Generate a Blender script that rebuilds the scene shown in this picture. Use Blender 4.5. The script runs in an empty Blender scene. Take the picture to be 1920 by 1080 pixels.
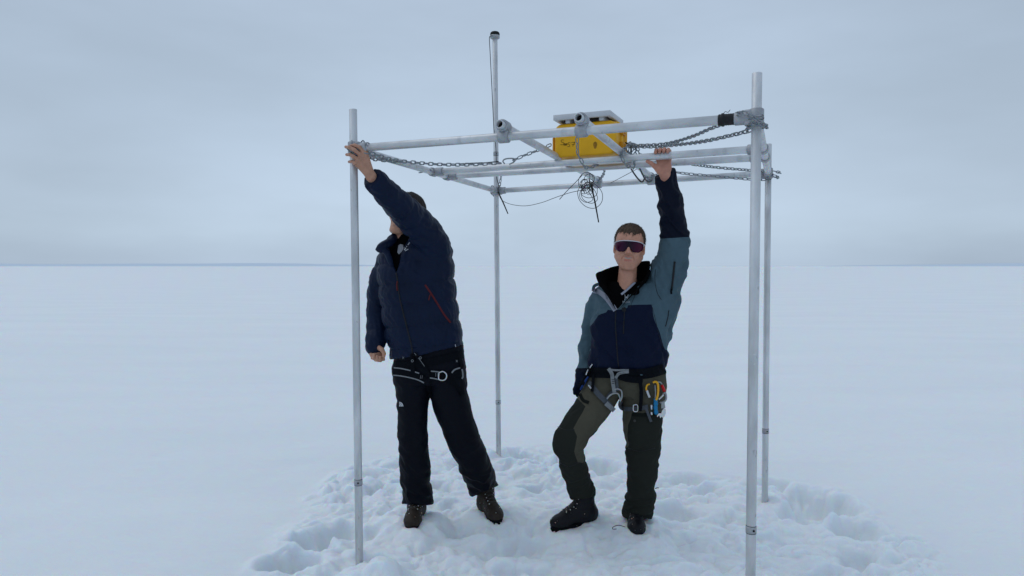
import bpy, bmesh, math, random
import numpy as np
from mathutils import Vector, Matrix
from mathutils.bvhtree import BVHTree
random.seed(7); rng = np.random.default_rng(11)
SC = bpy.context.scene
COL = SC.collection

# ------------------------------------------------------------------ camera
FPX = 1300.0; CAMZ = 1.5; PITCH = math.atan(41.0 / FPX)
cam_d = bpy.data.cameras.new('camera'); cam = bpy.data.objects.new('camera', cam_d); COL.objects.link(cam)
cam.location = (0, 0, CAMZ); cam.rotation_euler = (math.pi / 2 - PITCH, 0, 0)
cam_d.sensor_width = 36; cam_d.lens = 36 * FPX / 1920; cam_d.clip_start = 0.05; cam_d.clip_end = 30000
SC.camera = cam
# ------------------------------------------------------------------ sky and sun (overcast)
SUN_EL, SUN_AZ = 58.0, -75.0      # degrees; azimuth measured from +y (view direction) clockwise
world = bpy.data.worlds.new('World'); SC.world = world; world.use_nodes = True
wt = world.node_tree; wt.nodes.clear()
def wn(t, **k):
    n = wt.nodes.new(t)
    for a, v in k.items(): setattr(n, a, v)
    return n
w_out = wn('ShaderNodeOutputWorld'); w_add = wn('ShaderNodeAddShader')
w_sky = wn('ShaderNodeTexSky', sky_type='NISHITA', sun_disc=False)
w_sky.sun_elevation = math.radians(SUN_EL); w_sky.sun_rotation = math.radians(SUN_AZ)
w_b1 = wn('ShaderNodeBackground'); w_b1.inputs['Strength'].default_value = 0.05 * 0.04
w_b2 = wn('ShaderNodeBackground'); w_b2.inputs['Strength'].default_value = 1.0
w_tc = wn('ShaderNodeTexCoord'); w_sep = wn('ShaderNodeSeparateXYZ')
w_map = wn('ShaderNodeMapping'); w_map.inputs['Scale'].default_value = (1.0, 1.0, 3.4)
w_n1 = wn('ShaderNodeTexNoise'); w_n1.inputs['Scale'].default_value = 2.1; w_n1.inputs['Detail'].default_value = 5; w_n1.inputs['Roughness'].default_value = .5
w_r = wn('ShaderNodeValToRGB')
er = w_r.color_ramp.elements
SKY = [(0.0, (.485, .598, .735)), (.010, (.490, .605, .745)), (.045, (.525, .648, .785)), (.11, (.515, .632, .77)), (.22, (.468, .578, .712)), (.42, (.425, .52, .65)), (1.0, (.44, .535, .665))]
er[0].position = SKY[0][0]; er[0].color = (*SKY[0][1], 1)
er[1].position = SKY[-1][0]; er[1].color = (*SKY[-1][1], 1)
for p, c in SKY[1:-1]:
    e = er.new(p); e.color = (*c, 1)
w_wob = wn('ShaderNodeMath', operation='MULTIPLY_ADD')
w_sub = wn('ShaderNodeMath', operation='SUBTRACT'); w_sub.inputs[1].default_value = .5
w_fac = wn('ShaderNodeMapRange'); w_fac.inputs[1].default_value = .35; w_fac.inputs[2].default_value = .65; w_fac.inputs[3].default_value = .915; w_fac.inputs[4].default_value = 1.075
w_mul = wn('ShaderNodeVectorMath', operation='SCALE')
L = wt.links.new
L(w_tc.outputs['Generated'], w_sep.inputs[0]); L(w_tc.outputs['Generated'], w_map.inputs['Vector']); L(w_map.outputs[0], w_n1.inputs['Vector'])
L(w_n1.outputs['Fac'], w_sub.inputs[0]); L(w_sub.outputs[0], w_wob.inputs[0]); w_wob.inputs[1].default_value = .05
# the wobble of the layers dies out at the horizon
w_hz = wn('ShaderNodeMapRange'); w_hz.inputs[1].default_value = 0.0; w_hz.inputs[2].default_value = .12; w_hz.inputs[3].default_value = 0; w_hz.inputs[4].default_value = .22
L(w_sep.outputs['Z'], w_hz.inputs[0]); L(w_hz.outputs[0], w_wob.inputs[1]); L(w_sep.outputs['Z'], w_wob.inputs[2])
L(w_wob.outputs[0], w_r.inputs[0]); L(w_n1.outputs['Fac'], w_fac.inputs[0]); L(w_r.outputs[0], w_mul.inputs[0]); L(w_fac.outputs[0], w_mul.inputs['Scale'])
w_x2 = wn('ShaderNodeMath', operation='POWER'); w_x2.inputs[1].default_value = 2; w_ax = wn('ShaderNodeMath', operation='ABSOLUTE')
L(w_sep.outputs['X'], w_ax.inputs[0]); L(w_ax.outputs[0], w_x2.inputs[0])
w_side = wn('ShaderNodeMapRange'); w_side.interpolation_type = 'SMOOTHSTEP'; w_side.inputs[1].default_value = 0; w_side.inputs[2].default_value = .34; w_side.inputs[3].default_value = 1.0; w_side.inputs[4].default_value = .85
w_lowz = wn('ShaderNodeMapRange'); w_lowz.inputs[1].default_value = .08; w_lowz.inputs[2].default_value = .42; w_lowz.inputs[3].default_value = 1; w_lowz.inputs[4].default_value = .15
L(w_x2.outputs[0], w_side.inputs[0]); L(w_sep.outputs['Z'], w_lowz.inputs[0])
w_one = wn('ShaderNodeMix', data_type='FLOAT'); w_one.inputs['A'].default_value = 1.0; L(w_lowz.outputs[0], w_one.inputs['Factor']); L(w_side.outputs[0], w_one.inputs['B'])
w_mul2 = wn('ShaderNodeVectorMath', operation='SCALE'); L(w_mul.outputs[0], w_mul2.inputs[0]); L(w_one.outputs['Result'], w_mul2.inputs['Scale'])
L(w_mul2.outputs[0], w_b2.inputs['Color']); L(w_sky.outputs[0], w_b1.inputs['Color'])
L(w_b1.outputs[0], w_add.inputs[0]); L(w_b2.outputs[0], w_add.inputs[1]); L(w_add.outputs[0], w_out.inputs['Surface'])
sun_d = bpy.data.lights.new('sun', 'SUN'); sun = bpy.data.objects.new('sun', sun_d); COL.objects.link(sun)
sun_d.energy = 0.5; sun_d.angle = math.radians(35); sun_d.color = (1, .985, .96)
_a, _e = math.radians(SUN_AZ), math.radians(SUN_EL)
_to = Vector((math.sin(_a) * math.cos(_e), math.cos(_a) * math.cos(_e), math.sin(_e)))
sun.rotation_euler = _to.to_track_quat('Z', 'Y').to_euler(); sun.location = _to * 20
vs = SC.view_settings; vs.view_transform = 'Standard'; vs.look = 'None'; vs.exposure = 0.0; vs.gamma = 1; vs.use_curve_mapping = False
SC.cycles.max_bounces = 8; SC.cycles.diffuse_bounces = 4; SC.cycles.use_denoising = True

# ------------------------------------------------------------------ projection helpers
CAM = np.array([0, 0, CAMZ]); CF = np.array([0, math.cos(PITCH), -math.sin(PITCH)]); CU = np.array([0, math.sin(PITCH), math.cos(PITCH)])
def ray(px, py):
    return CF + np.array([(px - 960) / FPX, 0, 0]) + CU * ((540 - py) / FPX)
def P(px, py, Y):
    d = ray(px, py); return CAM + d * (Y / d[1])
def proj(v):
    q = np.asarray(v, float) - CAM; z = q @ CF
    return 960 + FPX * q[..., 0] / z, 540 - FPX * (q @ CU) / z

# ------------------------------------------------------------------ object helpers
ORIGIN = {}
def tag(o, label=None, cat=None, group=None, kind=None):
    if label: o['label'] = label
    if cat: o['category'] = cat
    if group: o['group'] = group
    if kind: o['kind'] = kind
    return o
def thing(name, label, cat, loc=(0, 0, 0), group=None):
    o = bpy.data.objects.new(name, None); COL.objects.link(o); o.location = loc; o.empty_display_size = .1
    ORIGIN[o] = np.array(loc, float)
    return tag(o, label, cat, group)
def root_of(o):
    return ORIGIN.get(o, np.zeros(3)) if o else np.zeros(3)
def mesh_obj(name, verts, faces, mats, parent=None, smooth=True, fmat=None):
    verts = np.asarray(verts, float)
    if parent is not None: verts = verts - root_of(parent)
    me = bpy.data.meshes.new(name)
    if isinstance(faces, np.ndarray) and faces.ndim == 2:
        n, k = faces.shape
        me.vertices.add(len(verts)); me.vertices.foreach_set('co', verts.astype(np.float32).ravel())
        me.loops.add(n * k); me.loops.foreach_set('vertex_index', faces.astype(np.int32).ravel())
        me.polygons.add(n); me.polygons.foreach_set('loop_start', np.arange(0, n * k, k, dtype=np.int32))
        me.update(calc_edges=True)
    else:
        me.from_pydata([tuple(v) for v in verts], [], [tuple(f) for f in faces]); me.update()
    if not isinstance(mats, (list, tuple)): mats = [mats]
    for m in mats: me.materials.append(m)
    if fmat is not None: me.polygons.foreach_set('material_index', np.asarray(fmat, np.int32))
    me.polygons.foreach_set('use_smooth', np.full(len(me.polygons), smooth))
    me.update()
    o = bpy.data.objects.new(name, me); COL.objects.link(o)
    if parent is not None:
        o.parent = parent; ORIGIN[o] = root_of(parent)
    return o
class MB:
    """collects simple shapes and links them as one mesh"""
    def __init__(s): s.v = []; s.f = []; s.n = 0
    def add(s, v, f):
        s.v.append(np.asarray(v, float)); s.f += [tuple(i + s.n for i in q) for q in f]; s.n += len(v)
    def build(s, name, mat, parent=None, smooth=True):
        return mesh_obj(name, np.vstack(s.v), s.f, mat, parent, smooth)
def frame_of(d):
    d = np.asarray(d, float); d = d / np.linalg.norm(d)
    a = np.array([0, 0, 1.0]) if abs(d[2]) < .9 else np.array([1.0, 0, 0])
    u = np.cross(d, a); u /= np.linalg.norm(u); w = np.cross(d, u)
    return d, u, w
def catmull(pts, per=8):
    pts = [np.asarray(p, float) for p in pts]
    if len(pts) == 2: return np.array([pts[0] + (pts[1] - pts[0]) * t for t in np.linspace(0, 1, per + 1)])
    q = [2 * pts[0] - pts[1]] + pts + [2 * pts[-1] - pts[-2]]; out = []
    for i in range(1, len(q) - 2):
        for t in np.linspace(0, 1, per, endpoint=False):
            a, b, c, d = q[i - 1], q[i], q[i + 1], q[i + 2]
            out.append(.5 * (2 * b + (c - a) * t + (2 * a - 5 * b + 4 * c - d) * t * t + (3 * b - a - 3 * c + d) * t ** 3))
    out.append(pts[-1]); return np.array(out)
def tube(mb, pts, r, n=10, closed=False, caps=True):
    pts = np.asarray(pts, float); m = len(pts)
    rr = np.full(m, r) if np.isscalar(r) else np.asarray(r, float)
    tan = np.roll(pts, -1, 0) - np.roll(pts, 1, 0) if closed else np.gradient(pts, axis=0)
    d, u, w = frame_of(tan[0]); V = []
    for i in range(m):
        d = tan[i] / (np.linalg.norm(tan[i]) + 1e-12)
        u = u - d * (u @ d); u /= np.linalg.norm(u) + 1e-12; w = np.cross(d, u)
        for k in range(n):
            a = 2 * math.pi * k / n; V.append(pts[i] + rr[i] * (math.cos(a) * u + math.sin(a) * w))
    F = []
    for i in range(m if closed else m - 1):
        j = (i + 1) % m
        for k in range(n):
            l = (k + 1) % n; F.append((i * n + k, i * n + l, j * n + l, j * n + k))
    if caps and not closed:
        F.append(tuple(range(n))[::-1]); F.append(tuple((m - 1) * n + k for k in range(n)))
    mb.add(V, F)
def pipe(mb, a, b, ro, ri, n=24, bevel=0.0015, wob=0):
    """hollow tube from a to b with softened rims"""
    a, b = np.asarray(a, float), np.asarray(b, float); d, u, w = frame_of(b - a); Ln = np.linalg.norm(b - a)
    prof = [(0, ri), (0, ro - bevel), (bevel, ro), (Ln - bevel, ro), (Ln, ro - bevel), (Ln, ri), (Ln - min(.06, Ln * .45), ri), (min(.06, Ln * .45), ri)]
    V = []; F = []
    for t, r in prof:
        for k in range(n):
            an = 2 * math.pi * k / n; V.append(a + d * t + r * (math.cos(an) * u + math.sin(an) * w))
    m = len(prof)
    for i in range(m):
        j = (i + 1) % m
        for k in range(n):
            l = (k + 1) % n; F.append((i * n + k, i * n + l, j * n + l, j * n + k))
    mb.add(V, [f[::-1] for f in F])
def rbox(mb, c, half, R=None, bev=.004, seg=2):
    bm = bmesh.new(); bmesh.ops.create_cube(bm, size=2)
    for v in bm.verts: v.co = Vector((v.co.x * half[0], v.co.y * half[1], v.co.z * half[2]))
    if bev > 0: bmesh.ops.bevel(bm, geom=bm.edges[:], offset=bev, segments=seg, affect='EDGES', profile=.5)
    V = np.array([v.co[:] for v in bm.verts]); F = [[v.index for v in f.verts] for f in bm.faces]; bm.free()
    if R is not None: V = V @ np.asarray(R).T
    mb.add(V + np.asarray(c), F)

# ------------------------------------------------------------------ numpy noise
def _hash(ix, iy, iz):
    h = (ix.astype(np.int64) * 374761393 + iy.astype(np.int64) * 668265263 + iz.astype(np.int64) * 2147483647) & 0xffffffff
    h = ((h ^ (h >> 13)) * 1274126177) & 0xffffffff
    h = ((h ^ (h >> 16)) * 2246822519) & 0xffffffff
    return ((h ^ (h >> 15)) & 0xffffff) / float(0xffffff)
def vnoise(p, seed=0):
    p = np.asarray(p, float) + seed * 17.37; i = np.floor(p).astype(np.int64); f = p - i; f = f * f * (3 - 2 * f)
    x, y, z = i[..., 0], i[..., 1], i[..., 2]; fx, fy, fz = f[..., 0], f[..., 1], f[..., 2]; r = 0
    for dx in (0, 1):
        for dy in (0, 1):
            for dz in (0, 1):
                r = r + _hash(x + dx, y + dy, z + dz) * (fx if dx else 1 - fx) * (fy if dy else 1 - fy) * (fz if dz else 1 - fz)
    return r * 2 - 1
def fbm(p, oct=4, seed=0, gain=.5):
    r = 0; a = 1; s = 0
    for o in range(oct):
        r = r + a * vnoise(p * 2.03 ** o, seed + o * 3); s += a; a *= gain
    return r / s
def noise2(x, y, sc, seed=0, oct=1):
    p = np.stack([x * sc, y * sc, np.zeros_like(x) + .37], -1); return fbm(p, oct, seed)

# ------------------------------------------------------------------ materials
def mat(name, col, rough=.6, metal=0, bump=None, var=0, varscale=8, sss=0, sssr=(1, .5, .3), sssscale=.01, spec=.3, coat=0, sheen=0, stretch=(1, 1, 1), col2=None, twoscale=6, trans=0):
    m = bpy.data.materials.new(name); m.use_nodes = True; nt = m.node_tree; b = nt.nodes['Principled BSDF']
    b.inputs['Base Color'].default_value = (*col, 1); b.inputs['Roughness'].default_value = rough; b.inputs['Metallic'].default_value = metal
    b.inputs['Specular IOR Level'].default_value = spec
    if coat: b.inputs['Coat Weight'].default_value = coat
    if sheen: b.inputs['Sheen Weight'].default_value = sheen; b.inputs['Sheen Roughness'].default_value = .5
    if sss:
        b.inputs['Subsurface Weight'].default_value = sss; b.inputs['Subsurface Radius'].default_value = sssr; b.inputs['Subsurface Scale'].default_value = sssscale
    tc = nt.nodes.new('ShaderNodeTexCoord'); mp = nt.nodes.new('ShaderNodeMapping'); mp.inputs['Scale'].default_value = stretch
    nt.links.new(tc.outputs['Object'], mp.inputs['Vector'])
    if var or col2:
        n = nt.nodes.new('ShaderNodeTexNoise'); n.inputs['Scale'].default_value = varscale; n.inputs['Detail'].default_value = 5; n.inputs['Roughness'].default_value = .6
        nt.links.new(mp.outputs[0], n.inputs['Vector'])
        r = nt.nodes.new('ShaderNodeValToRGB'); e = r.color_ramp.elements; e[0].position = .32; e[1].position = .68
        c2 = col2 or tuple(min(1, c * (1 + var)) for c in col); c1 = col if col2 else tuple(c * (1 - var) for c in col)
        e[0].color = (*c1, 1); e[1].color = (*c2, 1)
        nt.links.new(n.outputs['Fac'], r.inputs[0]); nt.links.new(r.outputs[0], b.inputs['Base Color'])
        rr = nt.nodes.new('ShaderNodeMapRange'); rr.inputs[3].default_value = max(.05, rough - .1); rr.inputs[4].default_value = min(1, rough + .1)
        nt.links.new(n.outputs['Fac'], rr.inputs[0]); nt.links.new(rr.outputs[0], b.inputs['Roughness'])
    if bump:
        h = None
        for sc, st, di in bump:
            n = nt.nodes.new('ShaderNodeTexNoise'); n.inputs['Scale'].default_value = sc; n.inputs['Detail'].default_value = 3
            nt.links.new(mp.outputs[0], n.inputs['Vector'])
            bp = nt.nodes.new('ShaderNodeBump'); bp.inputs['Strength'].default_value = st; bp.inputs['Distance'].default_value = di
            nt.links.new(n.outputs['Fac'], bp.inputs['Height'])
            if h: nt.links.new(h.outputs[0], bp.inputs['Normal'])
            h = bp
        nt.links.new(h.outputs[0], b.inputs['Normal'])
    return m
M = {}
M['alu'] = mat('dull_aluminium', (.60, .61, .62), .5, .6, var=.2, varscale=11, stretch=(1, 1, .3), bump=[(60, .15, .002), (400, .1, .0006)])
M['alu_h'] = mat('dull_aluminium_rail', (.60, .61, .62), .5, .6, var=.2, varscale=11, stretch=(.35, .8, 1), bump=[(60, .15, .002), (400, .1, .0006)])
def scuffs(m):
    nt = m.node_tree; b = nt.nodes['Principled BSDF']; src = b.inputs['Base Color'].links[0].from_socket; tc = nt.nodes.new('ShaderNodeTexCoord')
    for sc, lo, hi, col, st in ((38, .66, .72, (.10, .10, .105), (1, 1, .5)), (16, .60, .70, (.33, .34, .36), (1, 1, .25)), (70, .70, .74, (.75, .76, .78), (.6, .6, 1))):
        mp = nt.nodes.new('ShaderNodeMapping'); mp.inputs['Scale'].default_value = st; n = nt.nodes.new('ShaderNodeTexNoise'); n.inputs['Scale'].default_value = sc; n.inputs['Detail'].default_value = 4
        r = nt.nodes.new('ShaderNodeMapRange'); r.inputs[1].default_value = lo; r.inputs[2].default_value = hi; r.inputs[4].default_value = .35; mx = nt.nodes.new('ShaderNodeMix'); mx.data_type = 'RGBA'
        nt.links.new(tc.outputs['Object'], mp.inputs[0]); nt.links.new(mp.outputs[0], n.inputs['Vector']); nt.links.new(n.outputs['Fac'], r.inputs[0]); nt.links.new(r.outputs[0], mx.inputs['Factor']); nt.links.new(src, mx.inputs['A']); mx.inputs['B'].default_value = (*col, 1); src = mx.outputs['Result']
    nt.links.new(src, b.inputs['Base Color'])
scuffs(M['alu']); scuffs(M['alu_h'])
M['cast'] = mat('cast_fitting', (.40, .41, .43), .62, .65, var=.2, varscale=40, bump=[(180, .4, .002)])
M['chain'] = mat('galvanised_chain', (.26, .28, .30), .45, .75, var=.25, varscale=60)
M['bore'] = mat('dark_bore', (.012, .012, .013), .9)
M['tape'] = mat('black_tape', (.012, .012, .014), .55, var=.3, varscale=60, bump=[(90, .5, .003)])
M['rubber'] = mat('black_cable', (.006, .006, .007), .5, spec=.2)
M['yellow'] = mat('yellow_case_plastic', (.78, .40, .008), .48, var=.06, varscale=14, bump=[(500, .25, .0006)])
M['yellow_dk'] = mat('yellow_latch_plastic', (.58, .25, .006), .5, var=.08, varscale=30)
M['white'] = mat('white_painted_frame', (.55, .56, .58), .5, var=.05, varscale=20)
M['panel'] = mat('panel_back_sheet', (.10, .10, .11), .6, var=.2, varscale=12)
M['cells'] = mat('solar_cells', (.01, .014, .035), .12, var=.2, varscale=20)
M['ink'] = mat('marker_ink', (.05, .028, .006), .7)
M['smudge'] = mat('dirt_smudge', (.30, .145, .012), .8, var=.25, varscale=90)
M['skin'] = mat('skin', (.53, .265, .18), .5, var=.14, varscale=38, sss=.2, sssscale=.006, bump=[(260, .25, .0012), (60, .2, .002)])
M['skin2'] = mat('skin_tanned', (.46, .245, .165), .5, var=.14, varscale=38, sss=.2, sssscale=.006, bump=[(260, .25, .0012), (60, .2, .002)])
M['navy'] = mat('navy_down_fabric', (.0036, .0098, .0310), .5, var=.15, varscale=9, spec=.13, bump=[(24, .35, .012), (70, .3, .004)])
M['navy_shell'] = mat('navy_shell_fabric', (.0035, .0068, .021), .65, var=.14, varscale=7, spec=.09, bump=[(16, .35, .014), (600, .2, .0006)])
M['black_shell'] = mat('black_shell_fabric', (.0018, .0026, .006), .7, var=.14, varscale=7, spec=.08, bump=[(16, .35, .014), (600, .2, .0006)])
M['teal'] = mat('teal_shell_fabric', (.064, .108, .134), .65, var=.12, varscale=6, spec=.10, bump=[(14, .4, .014), (600, .2, .0006)])
M['lining'] = mat('pale_lining', (.26, .28, .34), .7, var=.06)
M['fleece'] = mat('black_fleece', (.0025, .0025, .003), .95, spec=.04, bump=[(300, .8, .003)])
M['shirt'] = mat('grey_shirt', (.28, .29, .32), .85, var=.12, varscale=60)
M['pants'] = mat('black_trousers', (.0026, .0035, .0075), .62, var=.2, varscale=6, spec=.10, bump=[(12, .5, .016), (45, .25, .004)])
M['olive'] = mat('olive_trousers', (.070, .065, .047), .85, var=.12, varscale=8, spec=.08, bump=[(14, .5, .014), (700, .25, .0006)])
M['olive_dk'] = mat('dark_green_panels', (.0085, .0105, .009), .85, var=.15, varscale=8, spec=.07, bump=[(14, .5, .014), (700, .25, .0006)])
M['boot_br'] = mat('brown_leather', (.026, .018, .013), .6, spec=.2, var=.3, varscale=22, bump=[(60, .4, .003)])
M['boot_bk'] = mat('dark_leather', (.004, .004, .0065), .5, spec=.2, var=.3, varscale=22, bump=[(60, .4, .003)])
M['sole'] = mat('rubber_sole', (.003, .003, .004), .8, spec=.1, bump=[(80, .5, .003)])
M['lace'] = mat('boot_lace', (.05, .048, .045), .8)
M['hook'] = mat('bright_hook', (.55, .55, .55), .3, .9)
M['hair'] = mat('brown_hair', (.088, .055, .036), .65, var=.4, varscale=90, stretch=(1, 1, .2))
M['hair_dk'] = mat('dark_hair', (.022, .016, .013), .6, var=.4, varscale=90, stretch=(1, 1, .2))
M['teeth'] = mat('teeth', (.34, .30, .26), .4)
M['lip'] = mat('mouth_inside', (.12, .03, .025), .5)
M['eye'] = mat('eye', (.6, .6, .6), .2)
M['glassframe'] = mat('white_glasses_frame', (.56, .55, .58), .5)
M['web'] = mat('black_webbing', (.0035, .0045, .007), .85, spec=.08, bump=[(500, .4, .001)])
M['web_grey'] = mat('grey_webbing', (.060, .068, .080), .8, var=.15, varscale=80, bump=[(500, .4, .001)])
M['web_lt'] = mat('light_grey_webbing', (.20, .21, .22), .75, var=.1, varscale=60, bump=[(500, .4, .001)])
M['steel'] = mat('polished_alloy', (.62, .63, .64), .3, .85)
M['steel_dk'] = mat('grey_alloy', (.30, .31, .32), .4, .8)
M['gold'] = mat('yellow_anodised', (.72, .36, .02), .3, .35)
M['blue'] = mat('blue_anodised', (.01, .17, .36), .3, .35)
M['bluefab'] = mat('blue_cord', (.005, .035, .17), .7)
M['red'] = mat('red_anodised', (.50, .012, .012), .35, .3)
M['redzip'] = mat('red_zip', (.085, .005, .008), .7)
M['navyzip'] = mat('dark_zip', (.004, .005, .008), .5)
M['logo'] = mat('white_print', (.48, .50, .53), .7)
def lens_mat():
    m = mat('mirrored_magenta_lens', (.10, .006, .03), .2, .35, spec=.25)
    nt = m.node_tree; b = nt.nodes['Principled BSDF']; tc = nt.nodes.new('ShaderNodeTexCoord'); s = nt.nodes.new('ShaderNodeSeparateXYZ')
    at = nt.nodes.new('ShaderNodeAttribute'); at.attribute_name = 'across'; r = nt.nodes.new('ShaderNodeValToRGB'); e = r.color_ramp.elements
    e[0].position = 0; e[0].color = (.075, .002, .020, 1); e[1].position = 1; e[1].color = (.08, .002, .022, 1)
    for p, c in ((.3, (.03, .002, .022)), (.5, (.006, .003, .010)), (.72, (.045, .002, .020))):
        q = e.new(p); q.color = (*c, 1)
    nt.links.new(at.outputs['Fac'], r.inputs[0]); nt.links.new(r.outputs[0], b.inputs['Base Color']); return m
M['lens'] = lens_mat()
def snow_mat():
    m = bpy.data.materials.new('snow'); m.use_nodes = True; nt = m.node_tree; b = nt.nodes['Principled BSDF']
    N = nt.nodes.new; K = nt.links.new
    b.inputs['Base Color'].default_value = (.80, .86, .92, 1); b.inputs['Roughness'].default_value = .75; b.inputs['Specular IOR Level'].default_value = .25
    b.inputs['Subsurface Weight'].default_value = 1.0; b.inputs['Subsurface Radius'].default_value = (.25, .6, 1.0); b.inputs['Subsurface Scale'].default_value = .045
    b.subsurface_method = 'RANDOM_WALK'
    tc = N('ShaderNodeTexCoord')
    # broad, faint patches of crust
    mp = N('ShaderNodeMapping'); mp.inputs['Scale'].default_value = (.25, 1, 1); mp.inputs['Rotation'].default_value = (0, 0, .25)
    n0 = N('ShaderNodeTexNoise'); n0.inputs['Scale'].default_value = .9; n0.inputs['Detail'].default_value = 5
    r0 = N('ShaderNodeValToRGB'); r0.color_ramp.elements[0].position = .3; r0.color_ramp.elements[1].position = .7
    r0.color_ramp.elements[0].color = (.775, .815, .84, 1); r0.color_ramp.elements[1].color = (.815, .85, .87, 1)
    K(tc.outputs['Object'], mp.inputs[0]); K(mp.outputs[0], n0.inputs['Vector']); K(n0.outputs['Fac'], r0.inputs[0]); K(r0.outputs[0], b.inputs['Base Color'])
    prev = None
    for sc, st, di, strx, rot in ((.45, .8, .22, .3, .3), (1.6, .8, .05, .25, .28), (5, .8, .018, .3, .22), (16, .8, .008, .4, .2), (95, .6, .004, 1, 0), (420, .5, .0014, 1, 0)):
        mm = N('ShaderNodeMapping'); mm.inputs['Scale'].default_value = (strx, 1, 1); mm.inputs['Rotation'].default_value = (0, 0, rot)
        n = N('ShaderNodeTexNoise'); n.inputs['Scale'].default_value = sc; n.inputs['Detail'].default_value = 4
        bp = N('ShaderNodeBump'); bp.inputs['Strength'].default_value = st; bp.inputs['Distance'].default_value = di
        K(tc.outputs['Object'], mm.inputs[0]); K(mm.outputs[0], n.inputs['Vector']); K(n.outputs['Fac'], bp.inputs['Height'])
        if prev: K(prev.outputs[0], bp.inputs['Normal'])
        prev = bp
    K(prev.outputs[0], b.inputs['Normal']); return m
M['snow'] = snow_mat()

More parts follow.
